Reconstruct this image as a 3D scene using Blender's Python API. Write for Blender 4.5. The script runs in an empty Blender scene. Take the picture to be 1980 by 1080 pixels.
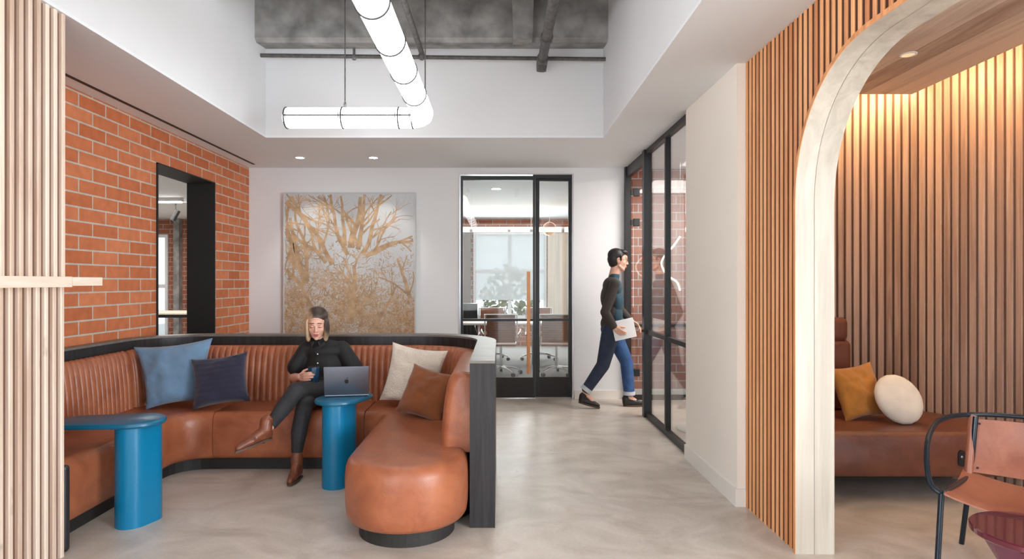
import bpy, bmesh, math, random
from mathutils import Vector, Matrix, noise
random.seed(7)
PI = math.pi
sc = bpy.context.scene
C = sc.collection

# ------------------------------------------------------------------ camera, world, exposure
cd = bpy.data.cameras.new('camera'); cam = bpy.data.objects.new('camera', cd); C.objects.link(cam)
cam.location = (0, 0, 1.4); cam.rotation_euler = (PI/2, 0, 0)
cd.sensor_width = 36; cd.lens = 1200/1980*36; cd.shift_x = 24/1980; cd.shift_y = 4/1980
cd.clip_start = 0.05; cd.clip_end = 200
sc.camera = cam
w = bpy.data.worlds.new('world'); sc.world = w; w.use_nodes = True
wb = w.node_tree.nodes['Background']; wb.inputs[0].default_value = (0.82, 0.9, 1.0, 1); wb.inputs[1].default_value = .75
sc.view_settings.view_transform = 'Standard'; sc.view_settings.look = 'None'
sc.view_settings.gamma = 1; sc.view_settings.use_curve_mapping = False
sc.view_settings.exposure = 1.15
sc.cycles.max_bounces = 10; sc.cycles.diffuse_bounces = 5; sc.cycles.glossy_bounces = 4
sc.cycles.transparent_max_bounces = 12; sc.cycles.sample_clamp_indirect = 6
sc.cycles.caustics_reflective = False; sc.cycles.caustics_refractive = False
sc.cycles.use_denoising = True

def area(name, loc, target, sx, sy, power, col=(1, 1, 1)):
    l = bpy.data.lights.new(name, 'AREA'); l.shape = 'RECTANGLE'; l.size = sx; l.size_y = sy
    l.energy = power; l.color = col
    o = bpy.data.objects.new(name, l); C.objects.link(o); o.location = loc
    d = Vector(target) - Vector(loc)
    o.rotation_euler = d.to_track_quat('-Z', 'Y').to_euler()
    return o
def spot(name, loc, power, ang=90, col=(1, .93, .85), blend=.6, r=.03, target=None):
    l = bpy.data.lights.new(name, 'SPOT'); l.energy = power; l.spot_size = math.radians(ang); l.spot_blend = blend
    l.color = col; l.shadow_soft_size = r
    o = bpy.data.objects.new(name, l); C.objects.link(o); o.location = loc
    if target: o.rotation_euler = (Vector(target)-Vector(loc)).to_track_quat('-Z', 'Y').to_euler()
    return o
DAY = (0.88, 0.945, 1.0)
# daylight from unseen windows behind the camera; side pair added for lateral light
area('daylight_rear_left', (-3.7, -2.9, 1.5), (-1.6, 4, 1.2), 4.2, 2.4, 55, DAY)
area('daylight_rear_right', (4.3, -2.9, 1.5), (1.8, 4, 1.3), 3.8, 2.4, 30, DAY)
area('added_side_light_left', (-5.3, -1.35, 1.5), (1.5, 2.5, 1.4), 2.5, 2.3, 255, DAY)
area('added_side_light_right', (5.4, -1.35, 1.5), (-2.2, 2.2, 1.4), 2.5, 2.3, 215, DAY)
# rooms beyond: window daylight, plus unseen fill lamps added below the ceilings
area('daylight_meeting_room', (0.2, 13.3, 1.6), (0.2, 8, 1.0), 1.6, 1.8, 26, DAY)
area('added_fill_meeting_room', (0.1, 10.4, 2.7), (0.1, 10.4, 0), 1.6, 3.0, 12, (1, .90, .78))
area('added_fill_left_room', (-5.8, 9.5, 2.7), (-5.8, 9.5, 0), 3.0, 5.0, 75, (1, .96, .9))
area('added_fill_glass_room', (2.5, 6.3, 2.7), (2.5, 6.3, 0), 1.0, 1.4, 34, (1, .95, .9))
# alcove cove strips above the lowered wooden ceiling
area('cove_strip_back', (2.35, 4.60, 2.88), (2.35, 4.95, 2.62), 1.4, 0.05, 11, (1, .70, .38))
area('cove_strip_side', (3.08, 3.3, 2.88), (3.55, 3.35, 2.62), 2.2, 0.05, 17, (1, .70, .38))

# ------------------------------------------------------------------ materials
def new_mat(name):
    m = bpy.data.materials.new(name); m.use_nodes = True
    nt = m.node_tree; b = nt.nodes['Principled BSDF']
    return m, nt, b
def N(nt, t, **kw):
    n = nt.nodes.new(t)
    for k, v in kw.items():
        if k in n.inputs: n.inputs[k].default_value = v
        else: setattr(n, k, v)
    return n
def srgb(r, g, b):
    f = lambda c: (c/255/12.92) if c/255 <= .04045 else ((c/255+.055)/1.055)**2.4
    return (f(r), f(g), f(b), 1)
def simple(name, col, rough=.5, metal=0, var=0, scale=8, bump=0, bscale=60, stretch=None, spec=.5, coat=0, sheen=0):
    m, nt, b = new_mat(name)
    b.inputs['Base Color'].default_value = col; b.inputs['Roughness'].default_value = rough
    b.inputs['Metallic'].default_value = metal; b.inputs['Specular IOR Level'].default_value = spec
    b.inputs['Coat Weight'].default_value = coat; b.inputs['Sheen Weight'].default_value = sheen
    if var or bump:
        tc = N(nt, 'ShaderNodeTexCoord'); mp = N(nt, 'ShaderNodeMapping')
        if stretch: mp.inputs['Scale'].default_value = stretch
        nt.links.new(tc.outputs['Object'], mp.inputs[0])
    if var:
        no = N(nt, 'ShaderNodeTexNoise', Scale=scale, Detail=5.0)
        nt.links.new(mp.outputs[0], no.inputs['Vector'])
        r = N(nt, 'ShaderNodeValToRGB')
        r.color_ramp.elements[0].position = .3; r.color_ramp.elements[1].position = .7
        r.color_ramp.elements[0].color = [c*(1-var) for c in col[:3]]+[1]
        r.color_ramp.elements[1].color = [min(1, c*(1+var)) for c in col[:3]]+[1]
        nt.links.new(no.outputs[0], r.inputs[0]); nt.links.new(r.outputs[0], b.inputs['Base Color'])
    if bump:
        n2 = N(nt, 'ShaderNodeTexNoise', Scale=bscale, Detail=4.0)
        nt.links.new(mp.outputs[0], n2.inputs['Vector'])
        bp = N(nt, 'ShaderNodeBump', Strength=bump, Distance=.01)
        nt.links.new(n2.outputs[0], bp.inputs['Height']); nt.links.new(bp.outputs[0], b.inputs['Normal'])
    return m
def emit(name, col, s):
    m, nt, b = new_mat(name)
    b.inputs['Base Color'].default_value = (*col[:3], 1)
    b.inputs['Emission Color'].default_value = (*col[:3], 1); b.inputs['Emission Strength'].default_value = s
    return m
def glass(name, tint=(.97, .985, .98), ior=1.5, add=0.0):
    m, nt, b = new_mat(name); nt.nodes.remove(b)
    out = nt.nodes['Material Output']
    t = N(nt, 'ShaderNodeBsdfTransparent'); t.inputs[0].default_value = (*tint, 1)
    g = N(nt, 'ShaderNodeBsdfGlossy'); g.inputs['Roughness'].default_value = 0.0
    f = N(nt, 'ShaderNodeFresnel', IOR=ior); a = N(nt, 'ShaderNodeMath', operation='MULTIPLY_ADD')
    a.inputs[1].default_value = 1.25; a.inputs[2].default_value = add; a.use_clamp = True
    ge = N(nt, 'ShaderNodeNewGeometry'); io = N(nt, 'ShaderNodeMapRange')
    io.inputs['To Min'].default_value = ior; io.inputs['To Max'].default_value = 1/ior
    nt.links.new(ge.outputs['Backfacing'], io.inputs[0]); nt.links.new(io.outputs[0], f.inputs['IOR'])
    mx = N(nt, 'ShaderNodeMixShader')
    nt.links.new(f.outputs[0], a.inputs[0]); nt.links.new(a.outputs[0], mx.inputs[0])
    nt.links.new(t.outputs[0], mx.inputs[1]); nt.links.new(g.outputs[0], mx.inputs[2]); nt.links.new(mx.outputs[0], out.inputs[0])
    return m
def brick(name, swap, c1, c2, mortar, bw=.305, bh=.1016):
    m, nt, b = new_mat(name)
    tc = N(nt, 'ShaderNodeTexCoord'); sp = N(nt, 'ShaderNodeSeparateXYZ'); cb = N(nt, 'ShaderNodeCombineXYZ')
    nt.links.new(tc.outputs['Object'], sp.inputs[0])
    nt.links.new(sp.outputs[1 if swap else 0], cb.inputs[0]); nt.links.new(sp.outputs[2], cb.inputs[1])
    br = N(nt, 'ShaderNodeTexBrick'); br.inputs['Scale'].default_value = 1
    br.inputs['Brick Width'].default_value = bw; br.inputs['Row Height'].default_value = bh
    br.inputs['Mortar Size'].default_value = .0075; br.inputs['Mortar Smooth'].default_value = .25
    br.inputs['Color1'].default_value = c1; br.inputs['Color2'].default_value = c2; br.inputs['Mortar'].default_value = mortar
    nt.links.new(cb.outputs[0], br.inputs['Vector'])
    no = N(nt, 'ShaderNodeTexNoise', Scale=14.0, Detail=6.0); nt.links.new(tc.outputs['Object'], no.inputs['Vector'])
    r = N(nt, 'ShaderNodeMapRange'); r.inputs['To Min'].default_value = .72; r.inputs['To Max'].default_value = 1.25
    nt.links.new(no.outputs[0], r.inputs[0])
    mx = N(nt, 'ShaderNodeMix', data_type='RGBA', blend_type='MULTIPLY'); mx.inputs[0].default_value = 1
    nt.links.new(br.outputs['Color'], mx.inputs[6]); nt.links.new(r.outputs[0], mx.inputs[7])
    nt.links.new(mx.outputs[2], b.inputs['Base Color'])
    b.inputs['Roughness'].default_value = .75; b.inputs['Specular IOR Level'].default_value = .3
    iv = N(nt, 'ShaderNodeMath', operation='SUBTRACT'); iv.inputs[0].default_value = 1
    nt.links.new(br.outputs['Fac'], iv.inputs[1])
    ad = N(nt, 'ShaderNodeMath', operation='MULTIPLY_ADD'); ad.inputs[1].default_value = .25
    nt.links.new(no.outputs[0], ad.inputs[0]); nt.links.new(iv.outputs[0], ad.inputs[2])
    bp = N(nt, 'ShaderNodeBump', Strength=.6, Distance=.006)
    nt.links.new(ad.outputs[0], bp.inputs['Height']); nt.links.new(bp.outputs[0], b.inputs['Normal'])
    return m
def wood(name, dark, light, rough=.55, scale=(28, 28, 1.2), island=.35, knots=True, coat=0, spec=.4):
    m, nt, b = new_mat(name)
    tc = N(nt, 'ShaderNodeTexCoord'); ge = N(nt, 'ShaderNodeNewGeometry')
    off = N(nt, 'ShaderNodeVectorMath', operation='MULTIPLY_ADD')
    cbr = N(nt, 'ShaderNodeCombineXYZ')
    for i in range(3): nt.links.new(ge.outputs['Random Per Island'], cbr.inputs[i])
    nt.links.new(cbr.outputs[0], off.inputs[0]); off.inputs[1].default_value = (9, 5, 7)
    nt.links.new(tc.outputs['Object'], off.inputs[2])
    mp = N(nt, 'ShaderNodeMapping'); mp.inputs['Scale'].default_value = scale
    nt.links.new(off.outputs[0], mp.inputs[0])
    no = N(nt, 'ShaderNodeTexNoise', Scale=1.0, Detail=7.0, Distortion=.6); no.inputs['Roughness'].default_value = .62
    nt.links.new(mp.outputs[0], no.inputs['Vector'])
    ad = N(nt, 'ShaderNodeMath', operation='MULTIPLY_ADD'); ad.inputs[1].default_value = island
    nt.links.new(ge.outputs['Random Per Island'], ad.inputs[0])
    sb = N(nt, 'ShaderNodeMath', operation='SUBTRACT'); sb.inputs[1].default_value = island/2
    nt.links.new(no.outputs[0], ad.inputs[2]); nt.links.new(ad.outputs[0], sb.inputs[0])
    r = N(nt, 'ShaderNodeValToRGB'); e = r.color_ramp.elements
    e[0].position = .28; e[0].color = dark; e[1].position = .68; e[1].color = light
    nt.links.new(sb.outputs[0], r.inputs[0])
    last = r.outputs[0]
    if knots:
        n2 = N(nt, 'ShaderNodeTexNoise', Scale=1.0, Detail=3.0)
        mp2 = N(nt, 'ShaderNodeMapping'); mp2.inputs['Scale'].default_value = [s*.35 for s in scale[:2]]+[scale[2]*3.2]
        nt.links.new(off.outputs[0], mp2.inputs[0]); nt.links.new(mp2.outputs[0], n2.inputs['Vector'])
        r2 = N(nt, 'ShaderNodeValToRGB'); r2.color_ramp.elements[0].position = .70; r2.color_ramp.elements[1].position = .78
        r2.color_ramp.elements[0].color = (0, 0, 0, 1); r2.color_ramp.elements[1].color = (.6, .6, .6, 1)
        nt.links.new(n2.outputs[0], r2.inputs[0])
        mx = N(nt, 'ShaderNodeMix', data_type='RGBA'); mx.inputs[7].default_value = [c*.35 for c in dark[:3]]+[1]
        nt.links.new(r2.outputs[0], mx.inputs[0]); nt.links.new(last, mx.inputs[6]); last = mx.outputs[2]
    nt.links.new(last, b.inputs['Base Color'])
    bp = N(nt, 'ShaderNodeBump', Strength=.15, Distance=.004)
    nt.links.new(no.outputs[0], bp.inputs['Height']); nt.links.new(bp.outputs[0], b.inputs['Normal'])
    b.inputs['Roughness'].default_value = rough; b.inputs['Coat Weight'].default_value = coat
    b.inputs['Specular IOR Level'].default_value = spec
    return m
def leather(name, c, dark, rough=.36, scale=5):
    m, nt, b = new_mat(name)
    tc = N(nt, 'ShaderNodeTexCoord')
    no = N(nt, 'ShaderNodeTexNoise', Scale=float(scale), Detail=8.0, Distortion=.8); no.inputs['Roughness'].default_value = .6
    nt.links.new(tc.outputs['Object'], no.inputs['Vector'])
    r = N(nt, 'ShaderNodeValToRGB'); e = r.color_ramp.elements
    e[0].position = .3; e[0].color = dark; e[1].position = .68; e[1].color = c
    nt.links.new(no.outputs[0], r.inputs[0]); nt.links.new(r.outputs[0], b.inputs['Base Color'])
    mr = N(nt, 'ShaderNodeMapRange'); mr.inputs['To Min'].default_value = rough-.08; mr.inputs['To Max'].default_value = rough+.12
    nt.links.new(no.outputs[0], mr.inputs[0]); nt.links.new(mr.outputs[0], b.inputs['Roughness'])
    vo = N(nt, 'ShaderNodeTexNoise', Scale=180.0, Detail=3.0); nt.links.new(tc.outputs['Object'], vo.inputs['Vector'])
    cr = N(nt, 'ShaderNodeTexNoise', Scale=9.0, Detail=4.0, Distortion=1.5); nt.links.new(tc.outputs['Object'], cr.inputs['Vector'])
    ad = N(nt, 'ShaderNodeMath', operation='MULTIPLY_ADD'); ad.inputs[1].default_value = 3
    nt.links.new(cr.outputs[0], ad.inputs[0]); nt.links.new(vo.outputs[0], ad.inputs[2])
    bp = N(nt, 'ShaderNodeBump', Strength=.22, Distance=.004)
    nt.links.new(ad.outputs[0], bp.inputs['Height']); nt.links.new(bp.outputs[0], b.inputs['Normal'])
    return m

M = {}
M['white'] = simple('white_paint', (.82, .83, .845, 1), .6, var=.01, scale=3)
M['white_warm_lit'] = simple('warm_lit_white_paint', (.87, .81, .73, 1), .6, var=.01, scale=3)  # warm light on the white pier is put into the paint colour
M['ceil'] = simple('sky_tinted_ceiling_paint', (.86, .885, .91, 1), .7)  # cool tint stands for sky light bounced onto the white ceilings
M['base'] = simple('baseboard_paint', (.82, .78, .73, 1), .45)
M['black'] = simple('black_steel', (.012, .012, .014, 1), .4)
M['blackmatt'] = simple('black_matt', (.02, .018, .017, 1), .6)
M['dwood'] = wood('dark_stained_wood', (.010, .009, .010, 1), (.034, .031, .033, 1), .42, (40, 40, 2), .1, False)
M['cap'] = wood('pale_reflection_cap', (.11, .10, .09, 1), (.22, .195, .17, 1), .4, (3, 30, 30), .1, False)  # black wood top; reflected white walls are put into the pale colour
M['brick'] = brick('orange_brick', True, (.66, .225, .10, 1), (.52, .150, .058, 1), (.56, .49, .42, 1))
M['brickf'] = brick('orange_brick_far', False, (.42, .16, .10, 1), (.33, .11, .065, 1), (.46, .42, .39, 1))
M['slatL'] = wood('bleached_oak_slats', (.58, .41, .31, 1), (.86, .72, .60, 1), .5, island=.45)
M['slatA'] = wood('warm_lit_oak_slats', (.50, .19, .070, 1), (.76, .37, .16, 1), .45, island=.5)  # same oak; the arch wall's warm light is put into the colour
M['slatB'] = wood('dim_lit_oak_slats', (.24, .135, .095, 1), (.42, .27, .20, 1), .5)  # same oak, browner: the alcove's dimmer light is in the colour
M['backing'] = simple('slat_backing', (.045, .022, .014, 1), .8)
M['archw'] = wood('whitewashed_oak', (.38, .33, .27, 1), (.55, .49, .41, 1), .5, (14, 14, 1.0), .15, False)
M['wceil'] = wood('oak_ceiling_boards', (.26, .18, .135, 1), (.58, .48, .39, 1), .5, (14, 1.3, 14), .4)
M['lboard'] = wood('light_board', (.74, .60, .47, 1), (.90, .80, .68, 1), .5, (30, 2, 30), .1, False)
M['leather'] = leather('tan_leather', (.42, .140, .062, 1), (.28, .080, .036, 1), .32)
M['leatherB'] = leather('brown_leather', (.17, .055, .030, 1), (.10, .030, .018, 1), .3)
M['leatherC'] = leather('chair_leather', (.38, .145, .085, 1), (.25, .08, .045, 1), .36)
M['blue'] = simple('blue_lacquer', (.0, .17, .34, 1), .33, var=.05, scale=3)
M['bluetop'] = simple('blue_lacquer_top', (.004, .12, .22, 1), .33)
M['conc'] = simple('raw_concrete', (.30, .295, .285, 1), .8, var=.45, scale=5, bump=.8, bscale=9)
M['pipe'] = simple('old_iron_pipe', (.10, .095, .09, 1), .6, var=.4, scale=25)
M['tube'] = emit('glowing_tube', (.97, .985, 1), 3.2)
M['lamp'] = emit('lamp_disc', (1, .96, .9), 12)
M['glow'] = emit('warm_glow', (1, .84, .62), 3)
M['ringm'] = simple('grey_band', (.03, .03, .032, 1), .6)
M['chrome'] = simple('chrome', (.8, .8, .8, 1), .15, 1)
M['steel'] = simple('brushed_steel', (.55, .55, .56, 1), .35, 1)
M['glass'] = glass('door_glass')
M['glass2'] = glass('partition_glass', (.96, .98, .985), 1.5)
M['blind'] = None
m, nt, b = new_mat('roller_blind'); nt.nodes.remove(b)
t1 = N(nt, 'ShaderNodeBsdfTransparent'); t2 = N(nt, 'ShaderNodeBsdfTranslucent'); t3 = N(nt, 'ShaderNodeBsdfDiffuse')
t2.inputs[0].default_value = (.8, .82, .82, 1); t3.inputs[0].default_value = (.75, .77, .77, 1)
x1 = N(nt, 'ShaderNodeMixShader'); x1.inputs[0].default_value = .5; x2 = N(nt, 'ShaderNodeMixShader'); x2.inputs[0].default_value = .55
nt.links.new(t2.outputs[0], x1.inputs[1]); nt.links.new(t3.outputs[0], x1.inputs[2])
nt.links.new(t1.outputs[0], x2.inputs[1]); nt.links.new(x1.outputs[0], x2.inputs[2]); nt.links.new(x2.outputs[0], nt.nodes['Material Output'].inputs[0])
M['blind'] = m
# floor: polished trowelled concrete
m, nt, b = new_mat('polished_concrete')
tc = N(nt, 'ShaderNodeTexCoord'); mp = N(nt, 'ShaderNodeMapping'); mp.inputs['Scale'].default_value = (1.0, 1.5, 1)
mp.inputs['Rotation'].default_value = (0, 0, .5)
nt.links.new(tc.outputs['Object'], mp.inputs[0])
n1 = N(nt, 'ShaderNodeTexNoise', Scale=1.5, Detail=9.0, Distortion=2.6); n1.inputs['Roughness'].default_value = .55
n2 = N(nt, 'ShaderNodeTexNoise', Scale=60.0, Detail=3.0)
nt.links.new(mp.outputs[0], n1.inputs['Vector']); nt.links.new(tc.outputs['Object'], n2.inputs['Vector'])
r = N(nt, 'ShaderNodeValToRGB'); e = r.color_ramp.elements
e[0].position = .3; e[0].color = (.47, .405, .34, 1); e[1].position = .66; e[1].color = (.66, .59, .52, 1)
k = e.new(.5); k.color = (.575, .51, .44, 1)
nt.links.new(n1.outputs[0], r.inputs[0])
mx = N(nt, 'ShaderNodeMix', data_type='RGBA', blend_type='OVERLAY'); mx.inputs[0].default_value = .15
nt.links.new(r.outputs[0], mx.inputs[6]); nt.links.new(n2.outputs[0], mx.inputs[7]); nt.links.new(mx.outputs[2], b.inputs['Base Color'])
mr = N(nt, 'ShaderNodeMapRange'); mr.inputs['To Min'].default_value = .22; mr.inputs['To Max'].default_value = .42
nt.links.new(n1.outputs[0], mr.inputs[0]); nt.links.new(mr.outputs[0], b.inputs['Roughness'])
M['floor'] = m
M['carpet'] = simple('grey_carpet', (.30, .30, .29, 1), .95, var=.15, scale=40)
M['skin'] = simple('skin', srgb(222, 172, 150), .5, var=.04, scale=20)
M['hairb'] = simple('blonde_hair', srgb(188, 158, 122), .45, var=.35, scale=10, stretch=(14, 14, 1.5))
M['haird'] = simple('dark_hair', srgb(52, 38, 32), .45, var=.3, scale=10, stretch=(14, 14, 2))
M['shirt'] = simple('black_shirt', (.008, .008, .009, 1), .7, bump=.3, bscale=14)
M['jean'] = simple('black_denim', (.018, .018, .021, 1), .75, var=.4, scale=12, bump=.3, bscale=25)
M['boot'] = leather('boot_leather', (.24, .075, .035, 1), (.12, .035, .018, 1), .3, 14)
M['sole'] = simple('boot_sole', (.09, .05, .03, 1), .6)
M['lip'] = simple('lips', srgb(176, 92, 88), .4)
M['brow'] = simple('brow', srgb(70, 48, 38), .7)
M['cloth_blue'] = simple('blue_denim', (.03, .085, .22, 1), .8, var=.25, scale=14)
M['navy'] = simple('navy_denim', (.02, .03, .06, 1), .8, var=.2, scale=14)
M['cuff'] = simple('rolled_cuff', (.55, .58, .62, 1), .8)
M['jacket'] = simple('charcoal_brown_knit', (.045, .035, .032, 1), .85, bump=.3, bscale=60)
M['vest'] = simple('dark_teal_denim', (.022, .065, .095, 1), .8, var=.2, scale=20)
M['paper'] = simple('paper', (.85, .85, .86, 1), .6)
M['shoe'] = simple('black_shoe', (.012, .011, .012, 1), .4)

# ------------------------------------------------------------------ mesh helpers
class MB:
    def __init__(s): s.v = []; s.f = []
    def add(s, vs, fs):
        o = len(s.v); s.v += [tuple(v) for v in vs]; s.f += [tuple(i+o for i in f) for f in fs]; return s
    def box(s, x0, x1, y0, y1, z0, z1):
        vs = [(x, y, z) for x in (x0, x1) for y in (y0, y1) for z in (z0, z1)]
        return s.add(vs, [(0, 1, 3, 2), (4, 6, 7, 5), (0, 4, 5, 1), (2, 3, 7, 6), (0, 2, 6, 4), (1, 5, 7, 3)])
    def bbox(s, x0, x1, y0, y1, z0, z1, r=.01, seg=3):
        bm = bmesh.new(); bmesh.ops.create_cube(bm, size=1)
        for v in bm.verts: v.co = Vector(((x0+x1)/2+v.co.x*(x1-x0), (y0+y1)/2+v.co.y*(y1-y0), (z0+z1)/2+v.co.z*(z1-z0)))
        bmesh.ops.bevel(bm, geom=bm.edges[:], offset=r, segments=seg, profile=.5, affect='EDGES')
        bm.verts.index_update()
        s.add([v.co[:] for v in bm.verts], [[v.index for v in f.verts] for f in bm.faces]); bm.free(); return s
    def prism(s, poly, z0, z1, plane='xy'):
        n = len(poly)
        def P(p, h): return (p[0], p[1], h) if plane == 'xy' else (h, p[0], p[1]) if plane == 'yz' else (p[0], h, p[1])
        vs = [P(p, z0) for p in poly]+[P(p, z1) for p in poly]
        fs = [tuple(range(n))[::-1], tuple(range(n, 2*n))]+[(i, (i+1) % n, n+(i+1) % n, n+i) for i in range(n)]
        return s.add(vs, fs)
    def loft(s, rings, caps=True, closed=True):
        n = len(rings[0]); vs = [p for r in rings for p in r]; fs = []
        for k in range(len(rings)-1):
            for i in range(n if closed else n-1):
                fs.append((k*n+i, k*n+(i+1) % n, (k+1)*n+(i+1) % n, (k+1)*n+i))
        if caps: fs += [tuple(range(n))[::-1], tuple(range((len(rings)-1)*n, len(rings)*n))]
        return s.add(vs, fs)
    def lathe(s, prof, c=(0, 0, 0), seg=32, caps=True):
        return s.loft([[(c[0]+r*math.cos(2*PI*i/seg), c[1]+r*math.sin(2*PI*i/seg), c[2]+z) for i in range(seg)] for r, z in prof], caps)
    def tube(s, path, r, seg=12, closed=False):
        P = [Vector(p) for p in path]; n = len(P); rr = r if isinstance(r, (list, tuple)) else [r]*n
        T = []
        for i in range(n):
            a = P[(i-1) % n] if closed or i > 0 else P[i]; b_ = P[(i+1) % n] if closed or i < n-1 else P[i]
            T.append((b_-a).normalized())
        u = T[0].orthogonal().normalized(); rings = []
        for i in range(n):
            u = (u-T[i]*u.dot(T[i])).normalized(); v = T[i].cross(u)
            rings.append([tuple(P[i]+(u*math.cos(2*PI*k/seg)+v*math.sin(2*PI*k/seg))*rr[i]) for k in range(seg)])
        if closed: rings.append(rings[0]); return s.loft(rings, False)
        return s.loft(rings)
    def sphere(s, c, r, seg=14, rings=8, rot=None):
        if not isinstance(r, (tuple, list)): r = (r, r, r)
        vs = []; fs = []
        for i in range(rings+1):
            th = PI*i/rings
            for j in range(seg):
                ph = 2*PI*j/seg; p = Vector((r[0]*math.sin(th)*math.cos(ph), r[1]*math.sin(th)*math.sin(ph), r[2]*math.cos(th)))
                if rot: p = rot @ p
                vs.append(tuple(p+Vector(c)))
        for i in range(rings):
            for j in range(seg):
                fs.append((i*seg+j, (i+1)*seg+j, (i+1)*seg+(j+1) % seg, i*seg+(j+1) % seg))
        return s.add(vs, fs)
    def build(s, name, mat, parent=None, smooth=False, sharp=None):
        me = bpy.data.meshes.new(name); me.from_pydata(s.v, [], s.f)
        bm = bmesh.new(); bm.from_mesh(me)
        bmesh.ops.remove_doubles(bm, verts=bm.verts[:], dist=1e-6)
        big = [f for f in bm.faces if len(f.verts) > 12]
        if big: bmesh.ops.triangulate(bm, faces=big, ngon_method='EAR_CLIP')
        bmesh.ops.recalc_face_normals(bm, faces=bm.faces[:])
        bm.to_mesh(me); bm.free()
        if smooth:
            for p in me.polygons: p.use_smooth = True
            me.set_sharp_from_angle(angle=math.radians(sharp or 40))
        me.materials.append(mat)
        o = bpy.data.objects.new(name, me); C.objects.link(o)
        if parent: o.parent = parent; o.matrix_parent_inverse = parent.matrix_basis.inverted()
        return o
def tag(o, label=None, cat=None, group=None, kind=None):
    if label: o['label'] = label
    if cat: o['category'] = cat
    if group: o['group'] = group
    if kind: o['kind'] = kind
    return o
def empty(name, loc, label, cat, group=None):
    o = bpy.data.objects.new(name, None); C.objects.link(o); o.location = loc; o.empty_display_size = .1
    return tag(o, label, cat, group)
def struct(o, label=None): return tag(o, label, None, None, 'structure')
def copy_tree(o, parent=None):
    c = o.copy(); C.objects.link(c); c.parent = parent
    if parent is not None: c.matrix_parent_inverse = o.matrix_parent_inverse.copy()
    for ch in list(o.children): copy_tree(ch, c)
    return c
def arc(cx, cy, rx, ry, a0, a1, n):
    return [(cx+rx*math.cos(math.radians(a0+(a1-a0)*i/n)), cy+ry*math.sin(math.radians(a0+(a1-a0)*i/n))) for i in range(n+1)]
def smoothpath(pts, n=8):
    P = [Vector(p) for p in pts]; out = []
    for i in range(len(P)-1):
        p0 = P[max(i-1, 0)]; p1 = P[i]; p2 = P[i+1]; p3 = P[min(i+2, len(P)-1)]
        for k in range(n):
            t = k/n
            out.append(.5*((2*p1)+(-p0+p2)*t+(2*p0-5*p1+4*p2-p3)*t*t+(-p0+3*p1-3*p2+p3)*t**3))
    out.append(P[-1]); return out

# ------------------------------------------------------------------ large structure
H = 2.76
struct(MB().box(-9.5, 6.5, -3.2, 7.5, -.1, 0).build('floor', M['floor']), 'polished pale concrete floor')
struct(MB().box(-9.5, 6.5, 7.5, 13.8, -.1, 0).build('floor', M['carpet']), 'grey floor of the rooms beyond the back wall')
# soffit ring around the ceiling well
cl = MB()
cl.box(-3.3, -2.21, .3, 7.43, H, H+.02); cl.box(.98, 1.56, .3, 7.43, H, H+.02); cl.box(-2.21, .98, 5.87, 7.43, H, H+.02)
cl.box(-5.9, 6.5, -3.2, .3, H, H+.2)
struct(cl.build('ceiling', M['ceil']), 'white soffit around the raised ceiling well')
for a_, sd in (((-2.31, -2.21, .3, 5.97, H+.02, 4.3), 'left'), ((.98, 1.08, .3, 5.97, H+.02, 4.3), 'right'), ((-2.21, .98, 5.87, 5.97, H+.02, 4.3), 'far'), ((-2.31, 1.08, .2, .3, H+.02, 4.3), 'near')):
    struct(MB().box(*a_).build('wall_well_'+sd, M['white']), sd+' upright white wall of the raised ceiling well')
cn = MB(); cn.box(-2.31, 1.08, .2, 5.97, 4.3, 4.5)
cn.prism([(5.60, 3.60), (5.64, 3.57), (5.87, 3.60), (5.87, 4.3), (5.60, 4.3)], -2.21, .98, 'yz')
cn.prism([(4.5, 3.62), (4.55, 3.575), (4.79, 3.575), (4.84, 3.62), (4.84, 4.3), (4.5, 4.3)], -2.21, .98, 'yz')
cn.prism([(1.5, 3.62), (1.55, 3.575), (1.79, 3.575), (1.84, 3.62), (1.84, 4.3), (1.5, 4.3)], -2.21, .98, 'yz')
cn.prism([(.12, 3.54), (.29, 3.54), (.31, 4.3), (.10, 4.3)], 5.44, 5.61, 'xz')
cn.box(.32, .98, 4.84, 5.60, 4.1, 4.3)
struct(cn.build('ceiling', M['conc']), 'raw concrete slab and beams above the ceiling well')
struct(MB().box(-2.865, -2.835, .3, 7.2, H-.004, H+.01).build('trim_1', M['blackmatt']), 'thin black linear slot in the soffit along the brick wall')

# left brick wall with framed opening
bw = MB(); y0, y1, zt = 5.42, 6.52, 2.44
bw.box(-3.25, -3.0, 1.0, y0, 0, H); bw.box(-3.25, -3.0, y1, 7.6, 0, H); bw.box(-3.25, -3.0, y0, y1, zt, H); bw.box(-3.25, -3.0, y0, y1, 0, .5)
struct(bw.build('wall_left', M['brick']), 'orange brick wall on the left')
fr = MB(); fr.box(-3.28, -2.985, y0, y0+.012, .5, zt); fr.box(-3.28, -2.985, y1-.012, y1, .5, zt); fr.box(-3.28, -2.985, y0, y1, zt-.012, zt); fr.box(-3.28, -2.985, y0, y1, .5, .512)
struct(fr.build('trim_2', M['blackmatt']), 'black steel lining of the opening in the brick wall')

# back wall, with the doorway
bk = MB(); dx0, dx1, dz = -.483, .885, 2.69
bk.box(-3.3, dx0, 7.43, 7.55, 0, H+.2); bk.box(dx1, 1.52, 7.43, 7.55, 0, H+.2); bk.box(dx0, dx1, 7.43, 7.55, dz, H+.2)
struct(bk.build('wall_back', M['white']), 'white back wall')
bb = MB(); bb.box(-2.98, dx0-.01, 7.415, 7.43, 0, .1); bb.box(dx1+.01, 1.5, 7.415, 7.43, 0, .1)
struct(bb.build('baseboard_back', M['base']), 'white baseboard of the back wall')

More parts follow.
